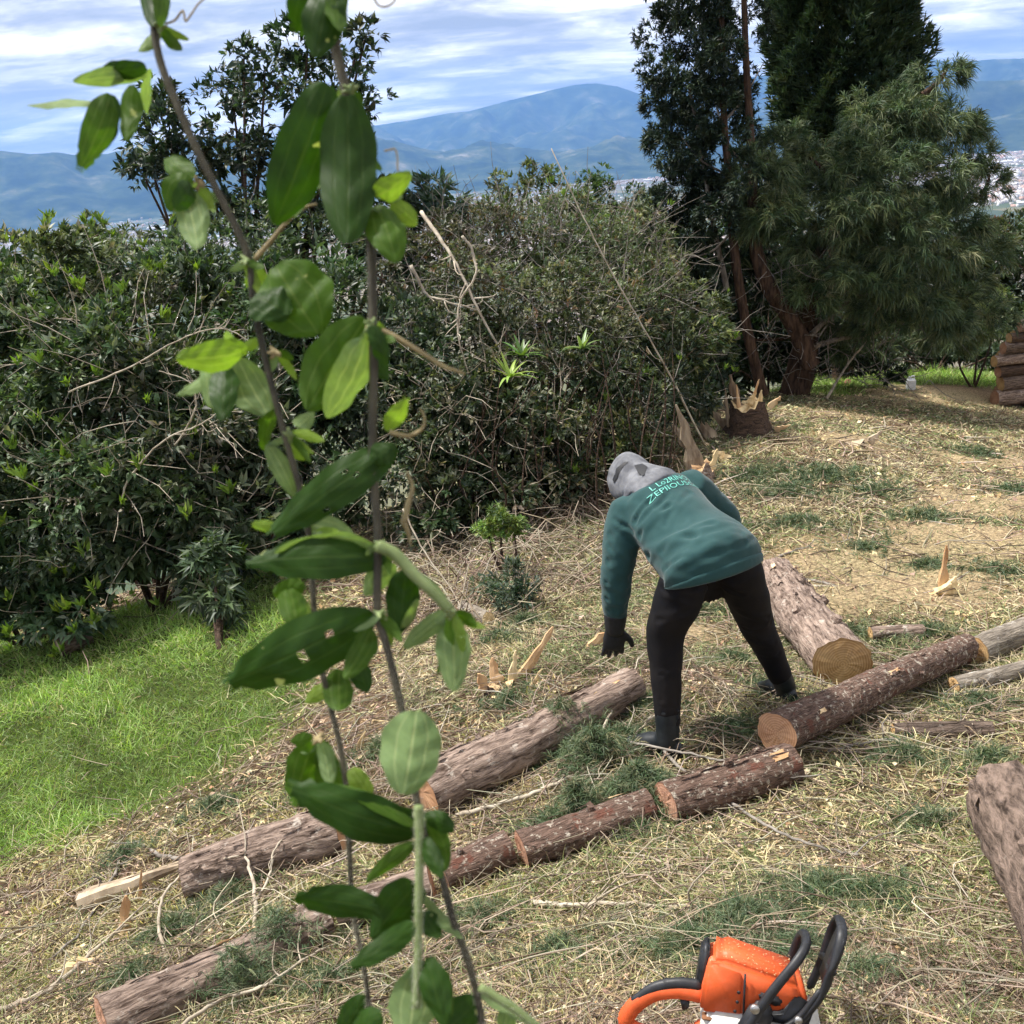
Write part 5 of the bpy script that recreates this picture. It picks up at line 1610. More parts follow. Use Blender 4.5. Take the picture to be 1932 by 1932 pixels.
# print across the shoulders: block letters laid on the cloth
def letters(rows_):
    for (txt, c0, c1, hgt) in rows_:
        cu = bpy.data.curves.new('t', 'FONT')
        cu.body = txt; cu.resolution_u = 2
        o = bpy.data.objects.new('t', cu); COL.objects.link(o)
        me = bpy.data.meshes.new_from_object(o.evaluated_get(bpy.context.evaluated_depsgraph_get()))
        bpy.data.objects.remove(o)
        bm = bmesh.new(); bm.from_mesh(me)
        bmesh.ops.triangulate(bm, faces=bm.faces[:])
        bmesh.ops.subdivide_edges(bm, edges=[e for e in bm.edges if e.calc_length() > .25], cuts=2)
        bmesh.ops.triangulate(bm, faces=bm.faces[:])
        vs = np.array([v_.co for v_ in bm.verts]); fs = [tuple(v_.index for v_ in f.verts) for f in bm.faces]
        bm.verts.index_update(); bm.free()
        vs[:, 0] = (vs[:, 0] - vs[:, 0].min()) / np.ptp(vs[:, 0]); vs[:, 1] = vs[:, 1] / .72
        out = []
        for x_, y_, _ in vs:
            u_, v2 = c0 + (c1 - c0) * x_, y_
            # shallow arc across the back, in cloth coordinates (lateral, along spine)
            s_ = J['pelvis'] + (J['neck'] - J['pelvis']) * (hgt[0] + hgt[1] * v2 - hgt[2] * (u_ * 4) ** 2) + nrm(HL * .3 + LAT * .7) * u_
            h_ = BV_TOP.ray_cast(Vector(s_ + BACK * .5), Vector(-BACK))
            out.append(np.array(h_[0]) + BACK * .003 if h_[0] is not None else s_ + BACK * .14)
        part('back_print', np.array(out), fs, M_TEXT, person, smooth=False).parent = TOPO


letters([('L Lo2RINOV', -.09, .15, (.76, .07, .03)), ('ZEPIIOUSCL', -.13, .16, (.675, .065, .03))])


# gloves with five fingers
def glove(wr, ha, side, palm_n, spread_dir):
    d = nrm(ha - wr)
    s_ = nrm(spread_dir - d * (spread_dir @ d))
    pn = np.cross(d, s_)
    ps = [limb([wr - d * .06, wr, wr + d * .02], [.046, .04, .036], 10, 14), ringloft([(wr + d * z_, s_ * w_, pn * t_) for z_, w_, t_ in ((0, .03, .026), (.02, .038, .024), (.055, .044, .022), (.085, .043, .019), (.1, .036, .014))], 16)]
    for i_, (off, l_) in enumerate(((-.032, .062), (-.011, .074), (.011, .07), (.031, .055))):
        b0 = wr + d * .085 + s_ * off
        dd = nrm(d + s_ * off * 4 + pn * (-.15 - .05 * i_))
        e1 = b0 + dd * l_ * .5
        e2 = e1 + nrm(dd - pn * .45) * l_ * .5
        ps.append(limb([b0, e1, e2], [.0105, .0098, .0085], 9, 10))
    tb_ = wr + d * .03 + s_ * side * .03
    t1 = tb_ + nrm(d * .75 + s_ * side * .75 - pn * .1) * .045
    ps.append(limb([tb_, t1, t1 + nrm(d * .95 + s_ * side * .35 - pn * .2) * .034], [.015, .0125, .010], 9, 10))
    ps = [(wr + (np.asarray(v_) - wr) * 1.18, f_) for v_, f_ in ps]
    return fuse('glove', ps, .0055, 2)


g_ = glove(J['wriL'], J['wriL'] + nrm(J['hanL'] - J['wriL']) * .1, 1, None, rt)
pm('glove', g_, M_GLOVE)
g_ = glove(J['wriR'], J['hanR'], -1, None, LAT)
pm('glove', g_, M_GLOVE)

# rubber boots reaching up the shins
FDIR = nrm(np.array([-.62, .78, 0]))
for a_, kn, tdir in (('ankL', 'kneeL', nrm(np.array([-.75, .66, 0.0]))), ('ankR', 'kneeR', nrm(np.array([-.35, .94, 0.0])))):
    an = J[a_].copy()
    gz = HG(an[0], an[1])[0]
    heel = np.array([an[0], an[1], gz + .035]) - tdir * .04
    toe = heel + tdir * .23
    toe[2] = HG(toe[0], toe[1])[0] + .035
    sdv = nrm(np.cross(tdir, [0, 0, 1]))
    foot = [(heel - tdir * .03 + [0, 0, .01], sdv * .02, np.array([0, 0, .025])), (heel, sdv * .038, np.array([0, 0, .045])), (heel + tdir * .07 + [0, 0, .012], sdv * .042, np.array([0, 0, .055])), (heel + tdir * .15, sdv * .047, np.array([0, 0, .042])), (toe - tdir * .01, sdv * .04, np.array([0, 0, .03])), (toe + tdir * .025, sdv * .018, np.array([0, 0, .015]))]
    bt = fuse('boot', [ringloft(foot, 18), limb([heel + tdir * .045 + [0, 0, .03], an, J[a_] + (J[kn] - J[a_]) * .3], [.052, .05, .058], 12, 16)], .008, 3)
    o = pm('boot', bt, M_BOOT)
    sole = [(c - [0, 0, .036], a2 * 1.06, np.array([0, 0, .012])) for c, a2, _ in foot]
    V, Fl = ringloft(sole, 18)
    part('sole', V, Fl, M_SOLE, person).parent = o


# ------------------------------------------------------------------ chainsaw
SAWP = G(1420, 1966)
saw_yaw = R(-12)
saw = thing('chainsaw', 'orange and white chainsaw lying in the straw at the bottom', 'chainsaw', SAWP, None, (R(-13), R(4), saw_yaw))
saw.scale = (.84, .70, .84)
M_ORANGE, ns, ls, b = newmat('orange_plastic')
v = coords(ns, ls, 'Object')
ls.new(ramp(ns, ls, noisetex(ns, ls, v, 14, 8, .7), [(0.3, (0.50, 0.075, 0.014)), (0.55, (0.68, 0.105, 0.022)), (0.75, (0.55, 0.16, 0.07))]), b.inputs['Base Color'])
ls.new(ramp(ns, ls, noisetex(ns, ls, v, 40, 5, .7), [(0.35, (.5,) * 3), (0.7, (.8,) * 3)]), b.inputs['Roughness'])
M_SAWBLK = simple('black_polymer', (0.009, 0.010, 0.012), (0.022, 0.023, 0.027), 30, 0.5, 0.2, 140, bdist=0.001, spec=0.5)
M_SAWWHITE = simple('dusty_white_plastic', (0.50, 0.48, 0.42), (0.74, 0.73, 0.69), 16, 0.5, 0.1, 60)
M_STEEL, ns, ls, b = newmat('bar_steel')
b.inputs['Metallic'].default_value = 1.0; b.inputs['Roughness'].default_value = 0.42; b.inputs['Base Color'].default_value = (.5, .5, .49, 1)
M_RUST = simple('stuck_bark', (0.10, 0.045, 0.022), (0.25, 0.11, 0.05), 50, 0.9)


def solid(name, prof, y0, y1, mat, bev=.008, seg=3, taper=1.0, root=None, shear=0.0):
    """profile in local XZ extruded along Y, bevelled"""
    bm = bmesh.new()
    n = len(prof)
    cx = sum(p[0] for p in prof) / n; cz = sum(p[1] for p in prof) / n
    A_ = [bm.verts.new((x_, y0, z_)) for x_, z_ in prof]
    B_ = [bm.verts.new((cx + (x_ - cx) * taper, y1, cz + (z_ - cz) * taper + shear)) for x_, z_ in prof]
    bm.faces.new(A_); bm.faces.new(B_[::-1])
    for i_ in range(n):
        bm.faces.new((A_[i_], B_[i_], B_[(i_ + 1) % n], A_[(i_ + 1) % n]))
    bmesh.ops.recalc_face_normals(bm, faces=bm.faces[:])
    if bev:
        bmesh.ops.bevel(bm, geom=bm.edges[:], offset=bev, segments=seg, affect='EDGES', clamp_overlap=True)
    me = bpy.data.meshes.new(name); bm.to_mesh(me); bm.free()
    for p in me.polygons:
        p.use_smooth = True
    o = obj(name, me, mat, root or saw)
    return o


def stube(name, pts, r, mat, sides=12, n=30, root=None, flat=1.0):
    V, Fl = limb([np.array(p, float) for p in pts], r if isinstance(r, list) else [r, r], n, sides, flat)
    return obj(name, np_mesh(name, V, Fl), mat, root or saw)


# local frame: x to the front, y away from the camera, z up. camera sees the -y side and the top
solid('crankcase', [(-.12, .0), (.15, .0), (.165, .05), (.15, .105), (-.11, .105), (-.135, .06)], -.085, .09, M_SAWWHITE, .012)
eng = solid('engine_cover', [(-.132, .085), (-.138, .13), (-.118, .232), (-.09, .245), (.10, .20), (.125, .15), (.12, .105)], -.07, .085, M_ORANGE, .016, 4, .96)
solid('filter_cover', [(-.137, .1), (-.125, .225), (-.108, .234), (-.035, .216), (-.03, .1)], -.078, -.05, M_ORANGE, .010)
for x_, z_ in ((-.048, .14), (-.052, .115), (-.046, .165)):
    V, Fl = tube([(x_, -.076, z_), (x_, -.0795, z_)], [.0045, .0042], 8); obj('vent_hole', np_mesh('vent_hole', V, Fl), M_SAWBLK, eng)
solid('cover_seam', [(-.034, .1), (-.036, .214), (-.031, .214), (-.029, .1)], -.0795, -.076, M_SAWBLK, 0)
solid('cover_base', [(-.13, .082), (-.03, .08), (-.03, .088), (-.13, .09)], -.082, -.05, M_RUST, .002)
solid('latch', [(.0, .17), (.055, .163), (.06, .145), (.05, .137), (.005, .148)], -.078, -.06, M_SAWBLK, .006)
solid('muffler_guard', [(.03, .10), (.12, .095), (.135, .15), (.09, .175), (.06, .13), (.03, .125)], -.082, -.06, M_SAWBLK, .006)
solid('rear_cap', [(-.150, .115), (-.138, .225), (-.118, .240), (-.118, .115)], -.02, .07, M_SAWBLK, .006)
# rear handle: orange grip with black upper strip, trigger, lockout
stube('rear_handle', [(-.13, -.01, .115), (-.19, -.01, .115), (-.25, -.01, .098), (-.30, -.01, .055), (-.315, -.01, .01), (-.26, -.01, -.008), (-.16, -.01, .01), (-.12, -.01, .03)], [.024, .021, .020, .021, .022, .018, .017, .02], M_ORANGE, 12, 40)
stube('grip_strip', [(-.14, -.012, .137), (-.195, -.012, .134), (-.25, -.012, .114), (-.298, -.012, .072)], [.016, .0155, .015, .013], M_SAWBLK, 10, 20)
solid('throttle_lock', [(-.232, .132), (-.17, .138), (-.172, .148), (-.228, .142)], -.022, -.002, M_SAWBLK, .003)
solid('trigger', [(-.185, .095), (-.16, .098), (-.162, .072), (-.178, .066)], -.018, -.004, M_SAWBLK, .003)
# front handle loop across the top
stube('front_handle', [(-.045, -.095, .0), (-.035, -.105, .06), (-.005, -.105, .125), (.035, -.098, .195), (.085, -.075, .262), (.108, -.03, .285), (.112, .04, .282), (.105, .085, .255), (.09, .102, .19), (.07, .105, .1), (.055, .1, .03)], [.013, .0135, .0128, .012, .0118, .0118, .0118, .0118, .0115, .0115, .0115], M_SAWBLK, 12, 60)
solid('handle_bracket', [(-.06, .06), (-.015, .155), (.02, .165), (.04, .13), (.02, .075), (-.03, .03)], -.112, -.082, M_SAWBLK, .010)
V, Fl = tube([(-.008, -.110, .145), (-.008, -.118, .145)], [.013, .011], 14); obj('handle_bolt', np_mesh('handle_bolt', V, Fl), M_STEEL, saw)
V, Fl = tube([(.0, -.110, .10), (.0, -.116, .10)], [.009, .008], 12); obj('handle_bolt', np_mesh('handle_bolt', V, Fl), M_STEEL, saw)
# hand guard: open frame standing in front of the handle
guard = mergel([limb([np.array(p) for p in pts], [.013, .013], 18, 10, .7) for pts in (
    [(.10, -.092, .115), (.145, -.09, .19), (.165, -.085, .26), (.185, -.06, .325), (.19, -.02, .34)],
    [(.19, -.02, .34), (.19, .05, .33), (.18, .085, .28), (.165, .095, .20), (.14, .1, .12)],
    [(.165, -.085, .25), (.17, .0, .235), (.165, .09, .21)])])
obj('hand_guard', np_mesh('hand_guard', *guard), M_SAWBLK, saw)
V, Fl = mergel([limb([np.array(p) for p in pts], [.011, .011], 14, 10, .7) for pts in ([(.02, -.095, .09), (.06, -.098, .10), (.10, -.095, .135), (.14, -.09, .20)],)])
obj('guard_arm', np_mesh('guard_arm', V, Fl), M_SAWBLK, saw)
V, Fl = tube([(.095, -.10, .128), (.095, -.112, .128)], [.011, .009], 12); obj('guard_bolt', np_mesh('guard_bolt', V, Fl), M_STEEL, saw)
solid('guard_plate', [(.148, .2), (.165, .27), (.183, .325), (.195, .335), (.192, .3), (.178, .25), (.162, .195)], -.075, .02, M_SAWBLK, .004)
# sprocket cover and bar
cov = solid('sprocket_cover', [(-.02, -.01), (.17, -.005), (.18, .04), (.165, .08), (.08, .092), (.0, .085), (-.04, .05)], -.125, -.085, M_SAWWHITE, .012)
solid('stuck_bark', [(.035, .045), (.05, .085), (.065, .05), (.075, .06), (.07, .02), (.045, .015)], -.128, -.12, M_RUST, .001, 1)
bar = solid('guide_bar', [(.15, .012), (.50, .02), (.53, .04), (.50, .06), (.15, .07)], -.106, -.101, M_STEEL, .001, 1)
solid('saw_chain', [(.15, .006), (.50, .014), (.537, .04), (.50, .066), (.15, .076)], -.105, -.102, M_SAWBLK, 0, 1, root=saw)

# sawdust caught on the saw
n = 150
bx_ = np.stack([rng.uniform(-.12, .12, n), rng.uniform(-.08, .07, n), np.zeros(n)], -1)
bx_[:, 2] = np.interp(bx_[:, 0], [-.12, -.09, .1, .12], [.236, .2465, .203, .165]) + .0015
A1 = leaves(bx_, nrm(rdir(n) * [1, 1, .15]), np.repeat([[0, 0, 1.0]], n, 0), rng.uniform(.003, .009, n), rng.uniform(.001, .003, n), pal(n, [(.68, .52, .29), (.55, .36, .19), (.3, .22, .13)], [3, 2, 1]))
sdust = obj('sawdust', np_mesh('sawdust', *A1, smooth=False), M_LITTER, saw)
sdust['kind'] = 'stuff'


# ------------------------------------------------------------------ vines hanging close to the camera
def vine_leaf_mat(name, top, vein, rough, trans, spot=0.0):
    mt, ns, ls, b = newmat(name)
    uv = ns.new('ShaderNodeUVMap')
    s = ns.new('ShaderNodeSeparateXYZ')
    ls.new(uv.outputs[0], s.inputs[0])

    def mm(op, a_, c_=None, clamp=False):
        q = nd(ns, 'ShaderNodeMath', operation=op, use_clamp=clamp)
        for i_, vv in enumerate((a_, c_)):
            if vv is None:
                continue
            if isinstance(vv, (int, float)):
                q.inputs[i_].default_value = vv
            else:
                ls.new(vv, q.inputs[i_])
        return q.outputs[0]
    # u: -1..1 across (stored 0..1), v: along. midrib plus a pair of long side veins
    au = mm('ABSOLUTE', mm('SUBTRACT', mm('MULTIPLY', s.outputs[0], 2.0), 1.0))
    d0 = mm('SUBTRACT', 1.0, mm('MULTIPLY', au, 16.0), True)
    d1 = mm('SUBTRACT', 1.0, mm('MULTIPLY', mm('ABSOLUTE', mm('SUBTRACT', au, 0.5)), 22.0), True)
    side = mm('SUBTRACT', 1.0, mm('MULTIPLY', mm('ABSOLUTE', mm('SINE', mm('ADD', mm('MULTIPLY', s.outputs[1], 34.0), mm('MULTIPLY', au, 9.0)))), 7.0), True)
    vn = mm('MAXIMUM', mm('MAXIMUM', d0, mm('MULTIPLY', d1, 0.8)), mm('MULTIPLY', side, 0.25), True)
    v = coords(ns, ls, 'Object')
    nz = noisetex(ns, ls, v, 55, 6, .65)
    base = ramp(ns, ls, nz, [(0.3, tuple(c * .7 for c in top)), (0.7, tuple(c * 1.3 for c in top))])
    mx = nd(ns, 'ShaderNodeMix', data_type='RGBA')
    ls.new(mm('MULTIPLY', vn, .75), mx.inputs[0]); ls.new(base, mx.inputs[6]); mx.inputs[7].default_value = (*vein, 1)
    outc = mx.outputs[2]
    if spot:
        k = ramp(ns, ls, noisetex(ns, ls, v, 95, 2, .4), [(1 - spot, (0, 0, 0)), (1 - spot + .03, (1, 1, 1))])
        m2 = nd(ns, 'ShaderNodeMix', data_type='RGBA')
        ls.new(k, m2.inputs[0]); ls.new(outc, m2.inputs[6]); m2.inputs[7].default_value = (.38, .42, .16, 1)
        outc = m2.outputs[2]
    ls.new(outc, b.inputs['Base Color'])
    b.inputs['Roughness'].default_value = rough
    b.inputs['Specular IOR Level'].default_value = 0.22
    bump(ns, ls, b, vn, 0.25, 0.001)
    tr = ns.new('ShaderNodeBsdfTranslucent')
    m3 = nd(ns, 'ShaderNodeMix', {'Factor': 1.0}, data_type='RGBA', blend_type='MULTIPLY')
    ls.new(outc, m3.inputs[6]); m3.inputs[7].default_value = (1.5, 1.7, .5, 1)
    ls.new(m3.outputs[2], tr.inputs[0])
    ms_ = nd(ns, 'ShaderNodeMixShader', {0: trans})
    ls.new(b.outputs[0], ms_.inputs[1]); ls.new(tr.outputs[0], ms_.inputs[2])
    ls.new(ms_.outputs[0], ns['Material Output'].inputs[0])
    return mt


VM = {'D': vine_leaf_mat('vine_leaf_dark', (.022, .058, .005), (.05, .09, .015), .5, .34, .27),
      'M': vine_leaf_mat('vine_leaf_mid', (.055, .115, .010), (.14, .2, .05), .55, .4, .25),
      'Y': vine_leaf_mat('vine_leaf_young', (.17, .26, .04), (.32, .40, .12), .5, .45),
      'P': vine_leaf_mat('vine_leaf_underside', (.16, .235, .095), (.40, .46, .22), .65, .35)}
M_VSTEM = simple('vine_stem', (.030, .026, .016), (.085, .075, .045), 60, .7, .4, 200, (1, 1, .3))
M_VGREEN = simple('vine_green_stem', (.14, .19, .06), (.22, .28, .11), 60, .65)
M_VHAIR = simple('vine_hairs', (.42, .40, .33), (.55, .53, .45), 50, .9)
M_TENDRIL = simple('vine_tendril', (.20, .15, .07), (.34, .27, .13), 60, .7)


def vleaf(root, bx, by, tx, ty, wpx, kind, depth, curl=0.25, rollf=0.0, cut=False, dt=0.0, wav=0.05, hole=False):
    """leaf from its stalk end to its tip; width in picture pixels; curl bends it, rollf turns it about its length"""
    b0, t0 = W(bx, by, depth), W(tx, ty, depth + dt)
    L = np.linalg.norm(t0 - b0)
    w_ = wpx / F * depth
    d = (t0 - b0) / L
    view = nrm((b0 + t0) / 2 - CAM)
    s_ = nrm(np.cross(d, view))
    n_ = np.cross(s_, d)
    s2 = s_ * math.cos(rollf) + n_ * math.sin(rollf)
    n2 = np.cross(s2, d)
    nu, nv = 11, 22
    V, UV = [], []
    ph = rng.uniform(0, 6.28, 4)
    w_ = w_ / max(.35, math.cos(rollf))
    for j in range(nv):
        f = j / (nv - 1)
        hw = .5 * w_ * (math.sin(math.pi * min(1, f * .97 + .015) ** .85) ** .62)
        if cut and f > .8:
            hw *= 1 - .35 * ((f - .8) / .2) + .22 * math.sin(9 * f * 6 + ph[0])
            hw = max(hw, .16 * w_)
        hw *= 1 + .05 * math.sin(7 * f + ph[1]) + .03 * math.sin(19 * f + ph[3])
        for i_ in range(nu):
            u = -1 + 2 * i_ / (nu - 1)
            p = b0 + d * L * f + s2 * hw * u
            bend = math.sin(math.pi * f) * curl * L * .35 - curl * .1 * L * f
            fold = abs(u) ** 1.3 * hw * .22 + .02 * w_ * math.sin(23 * f + 6 * abs(u))
            p = p + n2 * (bend + fold + wav * w_ * math.sin(5 * f * 2 + ph[2] + (1.5 if u > 0 else 0)) * abs(u))
            V.append(p); UV.append(((u + 1) / 2, f))
    hl = set()
    if hole:
        for _ in range(3):
            a_, c_ = rng.integers(1, nu - 2), rng.integers(5, nv - 5)
            hl.add((a_, c_))
    Q = [(j * nu + i_, j * nu + i_ + 1, (j + 1) * nu + i_ + 1, (j + 1) * nu + i_) for j in range(nv - 1) for i_ in range(nu - 1)
         if not (cut and j == nv - 2 and rng.random() < .5) and (i_, j) not in hl]
    return part('leaf', np.array(V), Q, VM[kind], root, uv=np.array(UV))


def vstem(root, name, px_pts, depth, r, mat, hairs=0, n=60):
    pts = [W(p[0], p[1], depth + (p[2] if len(p) > 2 else 0)) for p in px_pts]
    sp_ = spline(pts, n)
    rr2 = np.interp(np.linspace(0, 1, n), [0, 1], r if isinstance(r, (tuple, list)) else (r, r))
    V, Fl = tube(sp_, rr2, 10, True, .04)
    o = part(name, V, Fl, mat, root)
    if hairs:
        k = rng.integers(0, n - 1, hairs)
        f = rng.uniform(0, 1, (hairs, 1))
        B = sp_[k] * (1 - f) + sp_[k + 1] * f
        t_ = nrm(sp_[k + 1] - sp_[k])
        d = rdir(hairs); d = nrm(d - (d * t_).sum(1, keepdims=True) * t_)
        B = B + d * rr2[k][:, None] * .9
        V, Fc, C = blades(B, d, t_, rng.uniform(.0012, .0028, hairs), .00012, np.ones((hairs, 3)), 0.1)
        ob = part('stem_hairs', V - 0, Fc, M_VHAIR, root)
        ob.parent = o
        ob['kind'] = 'stuff'
    return o


def bud(root, px_, py_, depth, r, mat, n=7):
    c = W(px_, py_, depth)
    ps = []
    for q in range(n):
        d = rdir(1)[0]
        ps.append(limb([c, c + d * r * 1.4], [r * .55, r * .2], 5, 7))
    V, Fl = mergel(ps)
    part('bud', V, Fl, mat, root)


vA = thing('hanging_vine', 'left hanging vine stem with leaf clusters close to the camera', 'vine', W(290, -40, .60), 'vines hanging before the camera')
vB = thing('hanging_vine', 'right hanging vine stem with the biggest leaves, close to the camera', 'vine', W(625, -60, .56), 'vines hanging before the camera')
dA, dB = .60, .56
vstem(vA, 'stem', [(286, -60), (290, 40), (302, 115), (335, 200), (375, 290), (415, 370), (455, 450), (470, 495), (477, 560), (490, 630), (506, 700), (526, 780), (548, 860), (570, 940), (584, 1020), (590, 1110), (598, 1210), (615, 1300), (640, 1400), (655, 1500), (660, 1620), (666, 1720), (686, 1820), (704, 1960)], dA, (.0024, .0015), M_VSTEM, 4500, 120)
vstem(vB, 'stem', [(622, -60), (632, 80), (652, 170), (672, 260), (690, 380), (701, 480), (703, 600), (705, 700), (703, 800), (705, 900), (712, 1000), (712, 1080), (713, 1160), (727, 1210), (742, 1270), (757, 1335), (775, 1420), (788, 1520), (805, 1590), (832, 1650), (856, 1740), (882, 1810), (905, 1900), (912, 1960)], dB, (.0028, .0019), M_VSTEM, 4500, 120)
vstem(vB, 'green_shoot', [(790, 1520), (792, 1600), (790, 1700), (789, 1800), (786, 1900)], dB - .01, (.0026, .002), M_VGREEN, 1500, 40)
vstem(vB, 'green_shoot', [(712, 1030), (745, 1045), (780, 1082), (820, 1120), (850, 1152)], dB - .01, (.0034, .003), M_VGREEN, 900, 24)
vstem(vB, 'green_shoot', [(905, 1862), (950, 1890), (1000, 1925), (1040, 1960)], dB - .01, (.0024, .002), M_VGREEN, 500, 16)
vstem(vB, 'tendril', [(690, 618), (730, 628), (790, 662), (835, 690), (862, 700), (878, 706)], dB, (.0019, .0007), M_TENDRIL, 500, 24)
vstem(vB, 'tendril', [(735, 815), (770, 822), (797, 808), (800, 785), (792, 770)], dB, (.0015, .0004), M_TENDRIL, 200, 24)
vstem(vA, 'tendril', [(480, 490), (515, 450), (545, 415), (575, 392), (598, 385)], dA, (.0016, .0005), M_TENDRIL, 400, 24)
vstem(vA, 'tendril', [(312, 45), (330, 38), (345, 20), (350, 40), (362, 25), (372, 10), (380, 2), (395, -10)], dA, (.0007, .0005), M_TENDRIL, 0, 40)
vstem(vB, 'tendril', [(700, -20), (712, 8), (730, 12), (745, 0), (738, -12)], dB, (.0006, .0005), M_TENDRIL, 0, 24)
vstem(vB, 'tendril', [(725, 285), (745, 282), (750, 300), (752, 325), (775, 340)], dB, (.0006, .0004), M_TENDRIL, 0, 24)
LA = [  # bx by tx ty w kind curl roll cut
    (292, 48, 268, -70, 30, 'D', .1, .5, 0), (300, 48, 310, -70, 27, 'M', .1, -.6, 0),
    (276, 128, 188, 136, 30, 'D', .2, .3, 0), (276, 142, 138, 153, 27, 'P', .15, -.3, 0), (180, 193, 52, 198, 12, 'P', .05, 1.1, 0),
    (208, 178, 152, 322, 46, 'M', .3, .2, 1), (210, 178, 182, 288, 44, 'D', .2, -.3, 0), (248, 160, 238, 266, 32, 'M', .15, .4, 0), (283, 130, 278, 216, 15, 'P', .1, .9, 0),
    (366, 335, 308, 298, 36, 'M', .3, .2, 0), (352, 328, 318, 398, 48, 'M', .4, -.2, 0), (346, 352, 374, 470, 48, 'P', .2, .3, 0), (360, 345, 332, 395, 34, 'D', .3, .4, 0),
    (466, 512, 512, 542, 36, 'Y', .3, .1, 0), (508, 520, 572, 532, 36, 'Y', .2, .2, 1), (520, 500, 600, 630, 118, 'M', .25, .1, 0), (478, 560, 545, 592, 62, 'D', .4, .4, 0), (515, 545, 548, 585, 16, 'P', .2, .2, 0),
    (456, 665, 334, 678, 48, 'Y', .35, .3, 0), (432, 684, 334, 748, 22, 'P', .3, .5, 1), (424, 688, 420, 792, 44, 'D', .15, .2, 0), (398, 690, 404, 772, 36, 'P', .15, -.4, 0), (450, 678, 508, 786, 62, 'P', .25, .3, 0), (446, 655, 424, 626, 14, 'P', .1, .3, 0), (468, 660, 400, 664, 30, 'Y', .3, -.4, 0), (495, 640, 440, 668, 16, 'Y', .2, 0, 0),
    (506, 838, 558, 936, 40, 'P', .2, .4, 0), (538, 830, 582, 866, 34, 'Y', .4, .2, 0), (552, 815, 612, 832, 20, 'Y', .1, .3, 0), (560, 806, 592, 776, 32, 'P', .2, .3, 0), (520, 770, 500, 850, 30, 'M', .2, .9, 0),
    (575, 990, 668, 1012, 52, 'P', .35, -.4, 0), (590, 1010, 655, 1028, 40, 'Y', .3, .3, 0), (540, 1030, 560, 1100, 44, 'P', .2, .3, 0), (575, 1105, 515, 1120, 40, 'M', .3, .1, 0), (545, 1110, 560, 1190, 52, 'M', .3, .3, 0), (560, 1120, 590, 1195, 24, 'P', .2, .6, 0),
    (640, 1262, 640, 1342, 58, 'M', .2, .2, 0), (668, 1240, 694, 1306, 42, 'D', .2, .3, 0), (632, 1290, 575, 1325, 30, 'Y', .3, .2, 0),
    (590, 1390, 548, 1400, 26, 'M', .4, .2, 0), (592, 1400, 556, 1520, 66, 'M', .35, .3, 1), (604, 1405, 640, 1540, 56, 'M', .35, -.3, 0), (606, 1400, 622, 1484, 34, 'P', .2, .5, 0), (662, 1450, 700, 1510, 40, 'Y', .3, .2, 0), (690, 1480, 665, 1470, 30, 'P', .2, .2, 0),
    (690, 1880, 640, 1950, 52, 'D', .3, .2, 0)]
